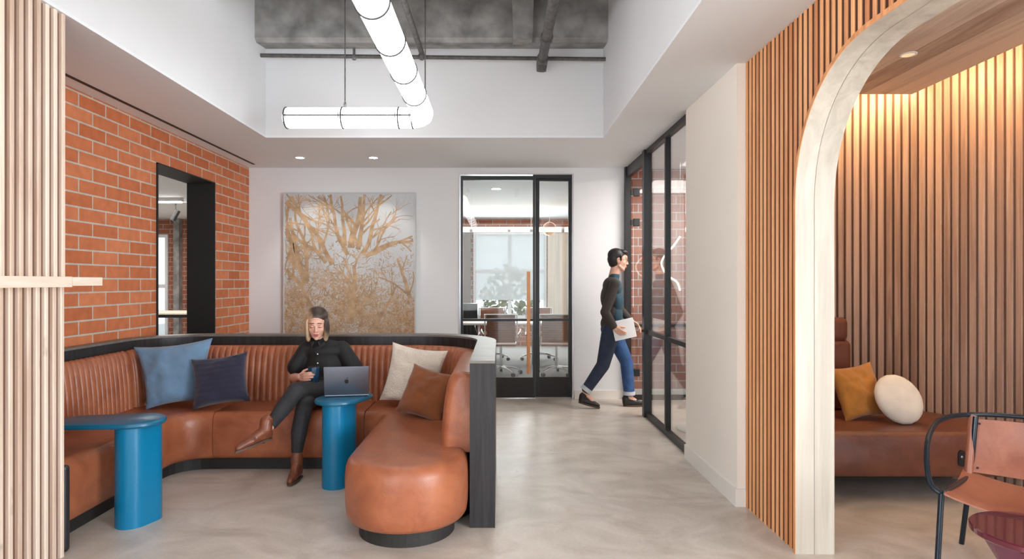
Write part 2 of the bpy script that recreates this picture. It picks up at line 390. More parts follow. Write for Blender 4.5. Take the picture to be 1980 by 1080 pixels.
# right wall: white pier
struct(MB().box(1.48, 1.74, 3.87, 4.93, 0, H).build('wall_right', M['white_warm_lit']), 'white wall pier, tinted for warm light, between glass partition and slatted arch wall')
p = MB(); p.box(1.467, 1.48, 3.857, 4.93, 0, .11); p.box(1.48, 1.53, 3.857, 3.87, 0, .11)
struct(p.build('baseboard_right', M['base']), 'baseboard of the white wall pier')

# arch wall
AY0, AYF, AZ = .45, 3.19, 2.45; AR = .66
def arch_line(off=0.0):
    a = []
    a += [(AYF-off*0, 0)]
    n = 28
    for i in range(n+1):
        t = PI/2*i/n; e = 2/2.12
        a.append((AYF-AR+AR*math.cos(t)**e, AZ-AR+AR*math.sin(t)**e))
    for i in range(n+1):
        t = PI/2+PI/2*i/n; e = 2/2.12
        a.append((AY0+AR-AR*abs(math.cos(t))**e, AZ-AR+AR*math.sin(t)**e))
    a.append((AY0, 0))
    if off:
        b_ = []
        for i, (y, z) in enumerate(a):
            q0 = Vector(a[max(i-1, 0)]); q1 = Vector(a[min(i+1, len(a)-1)]); t = (q1-q0)
            if t.length < 1e-9: t = Vector((0, 1))
            t.normalize(); nrm = Vector((t.y, -t.x))
            b_.append((y+nrm.x*off, z+nrm.y*off) if 0 < i < len(a)-1 else (y+nrm.x*off, 0))
        return b_
    return a
inner = arch_line(); outer = arch_line(.022)
def arch_z(y):      # underside of opening at y, outer line
    best = 0
    for (a, b_) in zip(outer[:-1], outer[1:]):
        lo, hi = min(a[0], b_[0]), max(a[0], b_[0])
        if lo <= y <= hi and hi-lo > 1e-6:
            t = (y-a[0])/(b_[0]-a[0]); best = max(best, a[1]+t*(b_[1]-a[1]))
    return best
aw = MB()
poly = [(3.87, 0), (3.87, 3.0), (.1, 3.0), (.1, 0)]+outer[::-1]
aw.prism(poly, 1.538, 1.70, 'yz')
struct(aw.build('wall_arch', simple('gap_shade_backing', (.05, .017, .008, 1), .8)), 'backing of the slatted arch wall, darkened for the shade between slats')  # dark colour stands for shade in the gaps between slats
rev = MB()
for xa, xb, ins in ((1.522, 1.6165, 0), (1.618, 1.72, .002)):
    A = arch_line(-ins) if ins else inner
    if ins: A[0] = (A[0][0], 0)
    rings = [[(xa, *A[i]), (xb, *A[i]), (xb, *outer[i]), (xa, *outer[i])] for i in range(len(A))]
    rev.loft(rings)
edge = MB().loft([[(1.519, *inner[i]), (1.5218, *inner[i]), (1.5218, *outer[i]), (1.519, *outer[i])] for i in range(len(inner))])
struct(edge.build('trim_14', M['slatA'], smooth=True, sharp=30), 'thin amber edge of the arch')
struct(rev.build('trim_3', M['archw'], smooth=True, sharp=30), 'whitewashed oak lining of the arch')
def slat(mb, p, d, z0, z1, wid=.034, dep=.03):      # p: point on the face line, d: direction along the wall, normal to the left of d
    d = Vector(d).normalized(); n = Vector((-d.y, d.x)); c = .004
    q = [(-wid/2, -dep), (-wid/2, -c), (-wid/2+c, 0), (wid/2-c, 0), (wid/2, -c), (wid/2, -dep)]
    mb.prism([tuple(Vector(p)+d*a+n*b_) for a, b_ in q], z0, z1)
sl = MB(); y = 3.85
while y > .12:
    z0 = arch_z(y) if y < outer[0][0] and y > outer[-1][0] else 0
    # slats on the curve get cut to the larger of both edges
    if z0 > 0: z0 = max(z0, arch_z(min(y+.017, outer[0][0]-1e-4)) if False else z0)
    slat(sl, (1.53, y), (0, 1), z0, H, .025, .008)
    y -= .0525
o = struct(sl.build('wall_arch_slats', M['slatA']), 'oak slats on the arch wall, tinted amber for the warm light'); o.name = 'trim_4'
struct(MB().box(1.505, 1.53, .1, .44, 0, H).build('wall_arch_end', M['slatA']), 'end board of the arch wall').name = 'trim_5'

# left slatted pier
struct(MB().box(-3.3, -2.238, .3, 3.165, 0, H).build('wall_pier', simple('brown_shade_backing', (.20, .11, .075, 1), .8)), 'core of the slatted pier on the left')  # brown colour stands in for the shaded sides of the slats
sl = MB(); y = 3.163
while y > .32:
    slat(sl, (-2.22, y), (0, -1), 1.425, H, .025, .018); slat(sl, (-2.22, y-.008), (0, -1), 0, 1.372, .025, .018)
    y -= .0555
struct(sl.build('trim_6', M['slatL']), 'bleached oak slats on the left pier')
lb = MB(); lb.box(-2.25, -2.195, .3, 3.188, 1.372, 1.425); lb.box(-2.25, -2.195, 3.191, 3.43, 1.378, 1.423)
struct(lb.build('trim_7', M['lboard']), 'pale horizontal board across the left slatted pier')

# alcove behind the arch
path = [Vector(p) for p in [(1.70, 4.95), (2.45, 4.95), (2.72, 4.92), (2.95, 4.82), (3.13, 4.62), (3.28, 4.35), (3.42, 4.06), (3.52, 3.7), (3.58, 3.2), (3.6, 2.6), (3.6, 1.0)]]
sp_ = smoothpath([(*p, 0) for p in path], 12)
sl = MB(); acc = 0; nxt = .03
for a, b_ in zip(sp_[:-1], sp_[1:]):
    L = (b_-a).length
    while nxt <= acc+L:
        q = a.lerp(b_, (nxt-acc)/L); d = (b_-a)
        slat(sl, (q.x, q.y), (-d.x, -d.y), 0, 3.0, .040, .02); nxt += .0545
    acc += L
struct(sl.build('trim_8', M['slatB']), 'oak slats lining the alcove, browned for the dimmer light')
bkp = [(p.x, p.y) for p in sp_]
def off_line(pts, o_):
    out = []
    for i, q in enumerate(pts):
        a = Vector(pts[max(i-1, 0)]); b_ = Vector(pts[min(i+1, len(pts)-1)]); d = (b_-a).normalized()
        out.append((q[0]-d.y*o_, q[1]+d.x*o_))
    return out
struct(MB().prism(off_line(bkp, .02)+off_line(bkp, .07)[::-1], 0, 3.1).build('wall_alcove', simple('brown_felt', (.15, .075, .05, 1), .8)), 'curved dark backing wall of the alcove')
struct(MB().box(1.56, 4.6, .1, 5.03, 3.0, 3.1).build('ceiling', M['ceil']), 'upper ceiling above the alcove cove')
cb = MB()
x = 1.715
while x < 2.97:
    cb.box(x+.0008, min(x+.18, 2.98)-.0008, .2, 4.475, 2.75, 2.80); x += .18
struct(cb.build('ceiling', M['wceil']), 'lowered oak plank ceiling of the alcove')

# glass room beyond the partition
g = MB(); g.box(1.56, 3.75, 7.5, 7.6, 0, 3)
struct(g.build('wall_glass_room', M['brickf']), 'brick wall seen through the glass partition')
g = MB(); g.box(3.65, 3.75, 5.0, 7.5, 0, 3); g.box(1.74, 3.75, 4.98+.05, 5.13, 0, 3)
struct(g.build('wall_glass_room_side', M['white']), 'white side walls of the glass room').name = 'wall_side'
struct(MB().box(1.56, 3.75, 4.93, 7.6, H, H+.1).build('ceiling', M['ceil']), 'white ceiling of the glass room')
struct(MB().box(1.56, 3.65, 7.48, 7.5, 0, .1).build('baseboard_glass_room', M['base']), 'white baseboard below the brick in the glass room')

# rooms beyond the back wall
struct(MB().box(-1.6, -1.5, 7.55, 13.5, 0, H).box(1.7, 1.8, 7.55, 13.5, 0, H).build('wall_partition', M['white']), 'side walls of the meeting room')
struct(MB().box(-9.5, 1.9, 7.55, 13.8, H, H+.1).box(-9.5, -3.25, .3, 7.55, H, H+.1).build('ceiling', M['ceil']), 'white ceiling of the rooms beyond')
ew = MB(); wy0, wy1 = 13.5, 13.7
wins = [(-8.9, -7.20, .15, 2.42), (-.57, 1.02, .60, 2.46)]
xs = -9.5
for a, b_, z0, z1 in wins:
    ew.box(xs, a, wy0, wy1, 0, H); ew.box(a, b_, wy0, wy1, 0, z0); ew.box(a, b_, wy0, wy1, z1, H); xs = b_
ew.box(xs, 1.9, wy0, wy1, 0, H)
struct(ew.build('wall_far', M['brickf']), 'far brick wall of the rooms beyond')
struct(MB().box(-9.5, -9.4, .3, 13.5, 0, H).box(-9.5, -3.3, .2, .3, 0, H).build('wall_far_left', M['white']), 'white outer walls of the left room')
struct(MB().box(-7.02, -6.9, 13.35, 13.5, 0, H).build('trim_9', M['conc']), 'concrete column beside the window of the left room')
struct(MB().box(1.04, 1.68, 13.38, 13.5, 0, 2.45).build('wall_curtain', simple('beige_panel', (.62, .55, .46, 1), .8, var=.12, scale=4, stretch=(8, 8, .2))), 'beige panelled wall beside the meeting room window').name = 'trim_10'
struct(MB().box(-.86, -.62, 13.3, 13.5, 0, 2.5).build('trim_11', simple('taupe_column', (.16, .13, .11, 1), .7)), 'dark column beside the meeting room window')
def window(n, x0, x1, z0, z1, bars_x, bars_z, label, y=13.52):
    root = empty('window_%d' % n, ((x0+x1)/2, y, z0), label, None); root['kind'] = 'structure'
    f = MB(); t = .06
    f.box(x0, x0+t, y-.06, y+.04, z0, z1); f.box(x1-t, x1, y-.06, y+.04, z0, z1); f.box(x0+t, x1-t, y-.06, y+.04, z0, z0+t); f.box(x0+t, x1-t, y-.06, y+.04, z1-t, z1)
    for bx in bars_x: f.box(bx-.04, bx+.04, y-.04, y+.03, z0+t, z1-t)
    for bz in bars_z: f.box(x0+t, x1-t, y-.03, y+.025, bz-.04, bz+.04)
    f.build('window_frame', M['white'], root)
    MB().box(x0+t, x1-t, y+.005, y+.01, z0+t, z1-t).build('pane', M['glass'], root)
    return root
window(2, -8.9, -7.20, .15, 2.42, (-7.9,), (1.3, .7), 'white framed window of the left room')
w3 = window(3, -.57, 1.02, .60, 2.46, (.22,), (1.62,), 'white framed window of the meeting room with screen blind')
MB().box(-.52, .98, 13.42, 13.424, 1.0, 2.42).build('roller_blind', M['blind'], w3)

# hall behind the camera: window wall
rw = MB(); rw.box(-5.9, -5.7, -3.2, -3.0, 0, H); rw.box(-1.5, 2.3, -3.2, -3.0, 0, H); rw.box(6.3, 6.5, -3.2, -3.0, 0, H)
rw.box(-5.9, -1.5, -3.2, -3.0, 0, .2); rw.box(2.3, 6.3, -3.2, -3.0, 0, .2); rw.box(-5.9, -5.7, -3.0, .3, 0, .2); rw.box(-5.9, -5.7, -3.0, -2.7, .2, H); rw.box(-5.9, -5.7, 0, .3, .2, H)
rw.box(6.3, 6.5, -3.0, .3, 0, .2); rw.box(6.3, 6.5, -3.0, -2.7, .2, H); rw.box(6.3, 6.5, 0, .3, .2, H); rw.box(4.5, 6.5, .2, .3, 0, H); rw.box(4.5, 4.6, .3, 5.0, 0, 3.1); rw.box(3.75, 4.6, 5.03, 5.13, 0, 3.1)
struct(rw.build('wall_rear', M['white']), 'white walls of the hall behind the viewpoint')

# ------------------------------------------------------------------ glass doors in the back wall
def door_panel(n, x0, x1, y, z1, label, edge=.035, stile=(.025, .025), shift=0):
    root = empty('door_%d' % n, ((x0+x1)/2, y, 0), label, None); root['kind'] = 'structure'
    f = MB(); a, b_ = stile; zk = .25
    f.box(x0, x0+a, y-.02, y+.02, .01, z1); f.box(x1-b_, x1, y-.02, y+.02, .01, z1)
    f.box(x0+a, x1-b_, y-.02, y+.02, z1-edge, z1); f.box(x0+a, x1-b_, y-.018, y+.018, .925, .955)
    f.build('door_frame', M['black'], root)
    MB().box(x0+a, x1-b_, y-.018, y+.018, .01, zk).build('kick_plate', M['blackmatt'], root)
    MB().box(x0+a, x1-b_, y-.004, y+.004, zk, z1-edge).build('pane', M['glass'], root)
    return root
d1 = door_panel(1, -.465, .425, 7.455, 2.665, 'wide black framed glass sliding door with a tall wooden pull', .05)
h = MB(); h.box(.325, .365, 7.385, 7.415, .30, 1.52)
hh = h.build('handle', M['slatA'], d1); hh['label'] = 'tall copper brown wooden pull bar'
MB().tube([(.345, 7.41, .45), (.345, 7.44, .45)], .01).build('handle_bracket', M['black'], hh)
MB().tube([(.345, 7.41, 1.38), (.345, 7.44, 1.38)], .01).build('handle_bracket', M['black'], hh)
door_panel(2, .43, .865, 7.50, 2.68, 'narrow black framed glass door panel on the right of the sliding door', .07, (.05, .035))
f = MB(); f.box(dx0, dx0+.018, 7.42, 7.55, 0, dz); f.box(dx1-.018, dx1, 7.42, 7.55, 0, dz); f.box(dx0+.018, dx1-.018, 7.42, 7.55, dz-.012, dz)
struct(f.build('trim_12', M['steel']), 'thin metal lining of the back doorway')
struct(MB().box(.40, dx1-.018, 7.43, 7.50, dz-.055, dz-.012).build('trim_13', M['black']), 'black sliding track above the back doorway')

# ------------------------------------------------------------------ glass partition on the right
root = empty('window_1', (1.54, 6.2, 0), 'black framed glass partition on the right', None); root['kind'] = 'structure'
f = MB()
f.box(1.49, 1.56, 7.35, 7.43, 0, H); f.box(1.49, 1.57, 6.40, 6.49, 0, H); f.box(1.51, 1.56, 5.645, 5.685, .05, 2.71)
f.box(1.51, 1.56, 6.49, 7.35, 2.64, H); f.box(1.51, 1.56, 4.93, 6.40, 2.71, H); f.box(1.51, 1.56, 4.93, 6.40, 0, .05)
f.box(1.515, 1.555, 5.685, 6.40, .86, .90); f.box(1.515, 1.555, 4.93, 5.645, .86, .90)
f.build('window_frame', M['black'], root)
MB().box(1.534, 1.542, 5.685, 6.40, .05, 2.71).build('pane', M['glass2'], root)
MB().box(1.534, 1.542, 4.93, 5.645, .05, 2.71).build('pane', M['glass2'], root)
MB().sphere((1.485, 6.44, .89), .014).build('knob', simple('red_brown_knob', (.08, .015, .01, 1), .4), root, True)
root = empty('door_3', (1.57, 7.36, 0), 'glass door standing open into the glass room', None); root['kind'] = 'structure'
MB().box(1.585, 2.46, 7.355, 7.365, .02, 2.60).build('pane', M['glass2'], root)
MB().box(1.585, 2.46, 7.345, 7.375, .86, .895).build('rail', M['black'], root)
MB().box(1.585, 2.46, 7.345, 7.375, .0, .06).build('rail', M['black'], root)
for z in (2.455, 2.10, .325):
    hg = MB(); hg.bbox(1.585, 1.66, 7.335, 7.385, z-.045, z+.045, .006); hg.box(1.555, 1.59, 7.34, 7.38, z-.03, z+.03)
    hg.build('hinge', M['black'], root)
MB().box(1.70, 1.80, 7.33, 7.39, 2.56, 2.64).build('door_closer', M['black'], root)

# ------------------------------------------------------------------ banquette
BQ = empty('banquette', (-1.5, 4.6, 0), 'U-shaped tan leather banquette with channelled back inside a black wood surround', 'banquette')
def offset_poly(P, F, d, ext=None):
    n = len(P); out = []
    A = sum(P[i][0]*P[(i+1) % n][1]-P[(i+1) % n][0]*P[i][1] for i in range(n)); s = 1 if A > 0 else -1
    for i in range(n):
        p = Vector(P[i]); a = (p-Vector(P[i-1])); b_ = (Vector(P[(i+1) % n])-p)
        a.normalize(); b_.normalize()
        na = Vector((-a.y, a.x))*s; nb = Vector((-b_.y, b_.x))*s
        da, db = d*F[i-1], d*F[i]
        cr = a.x*b_.y-a.y*b_.x
        if abs(cr) < .02 or (abs(cr) < .35 and da != db): q = p+(na*da+nb*db)*.5
        else:
            # solve q.na = da, q.nb = db
            det = na.x*nb.y-na.y*nb.x
            q = p+Vector(((da*nb.y-db*na.y)/det, (na.x*db-nb.x*da)/det))
        out.append((q.x, q.y))
    return out
def cushion(poly, fac, name, prof, mat, parent):
    rings = [[(x, y, z) for x, y in offset_poly(poly, fac, d)] for d, z in prof]
    return MB().loft(rings).build(name, mat, parent, True, 50)
prof = [(.045, .088), (.022, .094), (.008, .115), (.002, .16), (0, .24), (.0, .32), (.004, .37), (.014, .40), (.030, .421), (.05, .431), (.075, .4345), (.10, .435)]
S = .05
# left piece
PL = [(-2.12, 5.25), (-2.12, 4.575)]+arc(-2.15, 4.39, .18, .18, 90, 180, 8)+[(-2.33, 4.2), (-2.33, 3.245), (-2.89, 3.245), (-2.89, 4.85)]+arc(-2.47, 4.85, .42, .40, 180, 90, 6)[1:]
FL = [S, 1]+[1]*9+[1, .3, S, S, S]+[S]*6
FL = FL[:len(PL)]+[S]*(len(PL)-len(FL)); FL[-1] = S
cushion(PL, FL, 'seat', prof, M['leather'], BQ)
PM = [(-1.003, 5.25), (-1.003, 4.58), (-2.117, 4.58), (-2.117, 5.25)]
cushion(PM, [S, 1, S, S], 'seat', prof, M['leather'], BQ)
PR = [(-1.0, 5.25), (-1.0, 4.58), (-.93, 4.57), (-.885, 4.54), (-.87, 4.48), (-.87, 4.2), (-.87, 3.9), (-.87, 3.70)]+arc(-.525, 3.53, .345, .345, 180, 360, 32)+[(-.18, 4.2), (-.18, 4.78)]+arc(-.66, 4.78, .48, .47, 0, 90, 6)[1:]
FR = [S]+[1]*(7+33)+[1]+[S]*(len(PR)-41)
cushion(PR, FR, 'seat', prof, M['leather'], BQ)
# plinth
pl = MB()
plin = [(-2.89, 3.245), (-2.395, 3.245), (-2.395, 4.25)]+arc(-2.17, 4.42, .225, .22, 180, 90, 6)+[(-1.0, 4.645), (-.80, 4.55), (-.80, 3.55), (-.3, 3.55), (-.18, 3.75), (-.18, 5.2), (-2.89, 5.2)]
pl.prism(plin, 0, .10); pl.lathe([(.268, 0), (.268, .10)], (-.525, 3.53, 0), 48)
pl.build('plinth', M['blackmatt'], BQ)
MB().bbox(-2.95, -2.235, 3.195, 3.24, 0, .45, .02).build('end_panel', M['dwood'], BQ)
# surround
inn = [(-2.90, 3.2), (-2.90, 4.82)]+arc(-2.45, 4.82, .45, .45, 180, 90, 14)[1:]+arc(-.686, 4.75, .516, .52, 90, 0, 18)+[(-.17, 3.53)]
out = [(-2.995, 3.2), (-2.995, 4.82)]+arc(-2.45, 4.82, .545, .60, 180, 90, 14)[1:]+arc(-.686, 4.75, .66, .67, 90, 0, 18)+[(-.026, 3.53)]
def band(z0, z1, name, mat, g=0):
    rings = [[(a[0], a[1], z0), (b_[0], b_[1], z0), (b_[0], b_[1], z1), (a[0], a[1], z1)] for a, b_ in zip(inn, out)]
    return MB().loft(rings).build(name, mat, BQ, True, 30)
band(0, .935, 'surround', M['dwood'])
cpo = band(.935, .950, 'cap', M['cap']); cpo['label'] = 'top of the black surround, wall reflections put into its pale colour'
# channelled backs
full = [(-2.80, 3.26), (-2.80, 4.70)]+arc(-2.45, 4.70, .35, .35, 180, 90, 16)[1:]+arc(-.686, 4.70, .35, .35, 90, 0, 16)+[(-.336, 3.62)]
def resample(P, step):
    out_ = []; P = [Vector(p) for p in P]; acc = 0; nx = 0
    for a, b_ in zip(P[:-1], P[1:]):
        L = (b_-a).length
        while nx <= acc+L+1e-9:
            out_.append((a.lerp(b_, (nx-acc)/L), nx)); nx += step
        acc += L
    return out_, acc
cw = .0508
pts, TL = resample(full, cw/8)
def depth_at(s):
    # distance back to the surround
    if s < 1.44: return .095
    if s < 1.99: return .095+(s-1.44)/.55*.12
    if s < 3.75: return .215
    if s < 4.3: return .215-(s-3.75)/.55*.052
    return .163
def back(s0, s1, name, round_end=False):
    rings = []
    sel = [i for i in range(len(pts)) if s0 <= pts[i][1] <= s1]
    for i in sel:
        p, s_ = pts[i]
        a = pts[max(i-1, 0)][0]; b_ = pts[min(i+1, len(pts)-1)][0]; t = (b_-a).normalized(); n = Vector((t.y, -t.x))
        ch = abs(math.sin(PI*s_/cw))**.55; bump = .013*ch
        dep = depth_at(s_); fe = 0
        dist = min(s_-s0, s1-s_); R = .03
        if dist < R: fe = (R-math.sqrt(max(0, R*R-(R-dist)**2)))*.8
        if round_end and s1-s_ < .07: q = s1-s_; fe = (.07-math.sqrt(max(0, .07**2-(.07-q)**2)))
        pr = [(0, .405), (0, .44), (.003, .50), (.010, .60), (.022, .70), (.036, .78), (.05, .825), (.068, .853), (.095, .866)]
        ring = []
        lf = min(1, dep/.13)
        for d, z in pr:
            dd = d*lf-bump*(1 if z < .84 else .5)+fe
            ring.append((p.x-n.x*dd, p.y-n.y*dd, z+(bump*.6 if z > .84 else 0)-(fe*.6 if z > .8 else 0)))
        dd = max(dep, .1*lf); ring.append((p.x-n.x*dd, p.y-n.y*dd, .862-fe*.6)); ring.append((p.x-n.x*dd, p.y-n.y*dd, .405))
        rings.append(ring)
    return MB().loft(rings).build(name, M['leather'], BQ, True, 75)
back(0, 1.49, 'backrest'); back(1.50, 4.27, 'backrest'); back(4.28, TL, 'backrest', True)

# ------------------------------------------------------------------ side tables
def hull(c1, r1, c2, r2, n=40):
    pts_ = [(c1[0]+r1*math.cos(2*PI*i/n), c1[1]+r1*math.sin(2*PI*i/n)) for i in range(n)]+[(c2[0]+r2*math.cos(2*PI*i/n), c2[1]+r2*math.sin(2*PI*i/n)) for i in range(n)]
    pts_ = sorted(set(pts_)); lo = []; up = []
    cr = lambda o, a, b_: (a[0]-o[0])*(b_[1]-o[1])-(a[1]-o[1])*(b_[0]-o[0])
    for p_ in pts_:
        while len(lo) >= 2 and cr(lo[-2], lo[-1], p_) <= 0: lo.pop()
        lo.append(p_)
    for p_ in reversed(pts_):
        while len(up) >= 2 and cr(up[-2], up[-1], p_) <= 0: up.pop()
        up.append(p_)
    return lo[:-1]+up[:-1]
def blue_table(c, ca, cb_, a, ra, b_, rb, label, top=.60):
    root = empty('side_table', (c[0], c[1], 0), label, 'side table', 'blue side tables')
    col = hull(ca, .088, cb_, .088)
    MB().prism(col, 0, top-.03).build('column', M['blue'], root, True, 30)
    H_ = hull(a, ra, b_, rb, 64); F = [1]*len(H_)
    rings = [[(x, y, z) for x, y in offset_poly(H_, F, d)] for d, z in [(.02, top-.034), (.007, top-.031), (.0, top-.022), (.0, top-.012), (.004, top-.004), (.012, top)]]
    MB().loft(rings).build('table_top', M['bluetop'], root, True, 35)
blue_table((-2.09, 3.62), (-2.122, 3.585), (-2.092, 3.665), (-2.125, 3.635), .155, (-2.44, 3.60), .135, 'teal blue side table with an empty top at the left wing of the banquette')
blue_table((-1.12, 4.27), (-1.125, 4.25), (-1.09, 4.33), (-1.115, 4.275), .155, (-1.00, 4.42), .095, 'teal blue side table carrying the laptop, in front of the seated woman')

# ------------------------------------------------------------------ laptop and mug
LP = empty('laptop', (-1.07, 4.32, .60), 'grey aluminium laptop open on the blue side table, lid back to the viewer', 'laptop')
LP.rotation_euler = (0, 0, math.radians(9)); bpy.context.view_layer.update()
R9 = Matrix.Translation((-1.062, 4.315, .602)) @ Matrix.Rotation(math.radians(9), 4, 'Z')
def xf(mb, Mx): mb.v = [tuple(Mx @ Vector(v)) for v in mb.v]; return mb
alu = simple('space_grey_aluminium', (.20, .22, .27, 1), .32, .8)
LPc = LP; LPc.rotation_euler = (0, 0, 0)
xf(MB().bbox(-.152, .152, 0, .212, 0, .014, .005), R9).build('laptop_base', alu, LP, True)
xf(MB().box(-.135, .135, .06, .15, .014, .0155), R9).build('keyboard', M['blackmatt'], LP)
lidM = R9 @ Matrix.Translation((0, .003, .012)) @ Matrix.Rotation(math.radians(14), 4, 'X')
lid = xf(MB().bbox(-.152, .152, -.003, .003, 0, .207, .0028), lidM).build('lid', alu, LP, True)
xf(MB().box(-.146, .146, .003, .0036, .008, .2), lidM).build('screen', emit('laptop_screen', (.6, .65, .7), .6), LP)
lg = MB(); 
def apple(cx, cz, s):
    pts_ = []
    for i in range(44):
        t = 2*PI*i/44+PI/2; r_ = s*(1-.10*abs(math.cos(t))**6)
        x = r_*.92*math.cos(t); z = r_*math.sin(t)*(.98)
        if z > 0: z -= .16*s*math.exp(-(x/(.28*s))**2)
        else: z += .10*s*math.exp(-(x/(.2*s))**2)
        d = math.hypot(x-s*1.12, z-.12*s)
        if d < .42*s: k_ = .42*s/d; x = s*1.12+(x-s*1.12)*k_; z = .12*s+(z-.12*s)*k_
        pts_.append((cx+x, cz+z))
    return pts_
lg.prism(apple(0, .10, .0165), -.0036, -.003, 'xz')
lg.prism([(.001, .118), (.004, .126), (.010, .131), (.009, .124), (.005, .119)], -.0036, -.003, 'xz')
xf(lg, lidM).build('emblem', M['black'], lid)

MUG = empty('mug', (-1.380, 4.612, .645), 'dark blue travel mug held in the seated woman’s hand'.replace('’', "'"), 'mug')
mc = (-1.380, 4.612, .645)
MB().lathe([(.030, 0), (.034, .004), (.040, .06), (.0425, .118), (.0415, .121), (.038, .118), (.036, .02)], mc).build('mug_body', simple('dark_blue_mug', (.005, .045, .10, 1), .25), MUG, True)
MB().lathe([(.0405, .112), (.0405, .122), (.036, .126), (.010, .127)], mc).build('lid', M['black'], MUG, True)
tri = MB()
def mugp(u, z, r_=.0425): a = -PI/2+u/.041; return (mc[0]+r_*math.cos(a), mc[1]+r_*math.sin(a), mc[2]+z)
for (a, b_) in (((.0-.004, .04), (.016, .08)), ((.016, .08), (-.018, .075)), ((-.018, .075), (-.004, .04))):
    tri.tube([mugp(a[0]+(b_[0]-a[0])*i/6, a[1]+(b_[1]-a[1])*i/6) for i in range(7)], .0011, 6)
tri.build('emblem', M['steel'], MUG)

# ------------------------------------------------------------------ pillows
def pillow(name, w_, h_, t, c, tilt, roll, yaw, mat, label, group=None, pinch=.105, seed=0, ribs=0, wr=.006, taper=0):
    n = 26; mb = MB(); vs = []; idx = {}
    for side in (1, -1):
        for i in range(n+1):
            for j in range(n+1):
                u = 2*i/n-1; v = 2*j/n-1
                x = w_/2*u*(1-pinch*(1-v*v))*(1+taper*v); z = h_/2*v*(1-pinch*(1-u*u))
                th = t/2*(max(0, (1-u*u)*(1-v*v)))**.42
                nz = noise.noise(Vector((u*2.2+seed, v*2.2, side*3)))*wr*3+noise.noise(Vector((u*6+seed, v*6, side)))*wr
                edge = (1-u*u)*(1-v*v)
                th += nz*min(1, edge*4)
                if ribs: th += .004*math.sin(v*ribs*PI)*min(1, edge*5)
                # corner creases
                vs.append(Vector((x, -side*th, z)))
    N1 = (n+1)**2; fs = []
    for k in range(2):
        for i in range(n):
            for j in range(n):
                a = k*N1+i*(n+1)+j; q = (a, a+1, a+n+2, a+n+1); fs.append(q if k else q[::-1])
    Mx = Matrix.Translation(c) @ Matrix.Rotation(math.radians(yaw), 4, 'Z') @ Matrix.Rotation(math.radians(tilt), 4, 'X') @ Matrix.Rotation(math.radians(roll), 4, 'Y')
    mb.add([Mx @ v for v in vs], fs)
    bm_o = mb.build(name, mat, None, True, 60)
    me = bm_o.data; bm = bmesh.new(); bm.from_mesh(me); bmesh.ops.remove_doubles(bm, verts=bm.verts[:], dist=1e-4); bmesh.ops.recalc_face_normals(bm, faces=bm.faces[:]); bm.to_mesh(me); bm.free()
    return tag(bm_o, label, 'pillow', group)
def fabric(name, col, rough=.85, sheen=.3, bscale=200, bump=.3, var=.12, scale=7):
    return simple(name, col, rough, var=var, scale=scale, bump=bump, bscale=bscale, sheen=sheen)
pillow('pillow', .49, .49, .18, (-2.51, 4.80, .690), -16, -6, 14, fabric('dusty_blue_velvet', (.14, .245, .37, 1)), 'large dusty blue velvet pillow in the left corner of the banquette', 'pillows on the banquette', seed=1, taper=.15)
pillow('pillow', .41, .39, .17, (-2.125, 4.725, .650), -20, -8, 8, fabric('navy_ribbed_fabric', (.014, .013, .035, 1)), 'navy ribbed pillow leaning beside the dusty blue pillow', 'pillows on the banquette', seed=2, ribs=9)
pillow('pillow', .47, .46, .16, (-.665, 4.80, .675), -16, 7, -14, fabric('cream_woven_wool', (.76, .66, .55, 1), bscale=90, bump=.9), 'large cream woven pillow in the right corner of the banquette', 'pillows on the banquette', seed=3, ribs=14)
pillow('pillow', .39, .37, .15, (-.525, 4.45, .60), -26, 10, -24, fabric('rust_brown_velvet', (.22, .062, .012, 1)), 'rust brown velvet pillow leaning in front of the cream pillow', 'pillows on the banquette', seed=4)

# ------------------------------------------------------------------ people (one continuous surface each, clothes as children)
def remesh(prims, name, mat, parent, voxel=.006, it=6, sm=.5):
    mb = MB()
    for p_ in prims:
        if p_[0] == 'c':
            _, a, ra, b_, rb = p_
            a = Vector(a); b_ = Vector(b_); d = b_-a
            mb.sphere(a, ra, 14, 8); mb.sphere(b_, rb, 14, 8)
            if d.length > 1e-4: mb.tube([a, b_], [ra, rb], 14)
        else:
            _, c_, r_, rot = p_ if len(p_) == 4 else (*p_, None)
            mb.sphere(c_, r_, 20, 14, rot)
    me = bpy.data.meshes.new(name); me.from_pydata(mb.v, [], mb.f)
    bm = bmesh.new(); bm.from_mesh(me); bmesh.ops.remove_doubles(bm, verts=bm.verts[:], dist=1e-6)
    bmesh.ops.dissolve_degenerate(bm, edges=bm.edges[:], dist=1e-6); bm.to_mesh(me); bm.free()
    t = bpy.data.objects.new('tmp', me); C.objects.link(t)
    r_ = t.modifiers.new('r', 'REMESH'); r_.mode = 'VOXEL'; r_.voxel_size = voxel; r_.use_smooth_shade = True
    s_ = t.modifiers.new('s', 'SMOOTH'); s_.iterations = it; s_.factor = sm
    dg = bpy.context.evaluated_depsgraph_get()
    m2 = bpy.data.meshes.new_from_object(t.evaluated_get(dg)); m2.name = name
    bpy.data.objects.remove(t)
    for p_ in m2.polygons: p_.use_smooth = True
    m2.materials.clear(); m2.materials.append(mat)
    o = bpy.data.objects.new(name, m2); C.objects.link(o)
    if parent: o.parent = parent; o.matrix_parent_inverse = parent.matrix_basis.inverted()
    return o
def V(*a): return Vector(a)
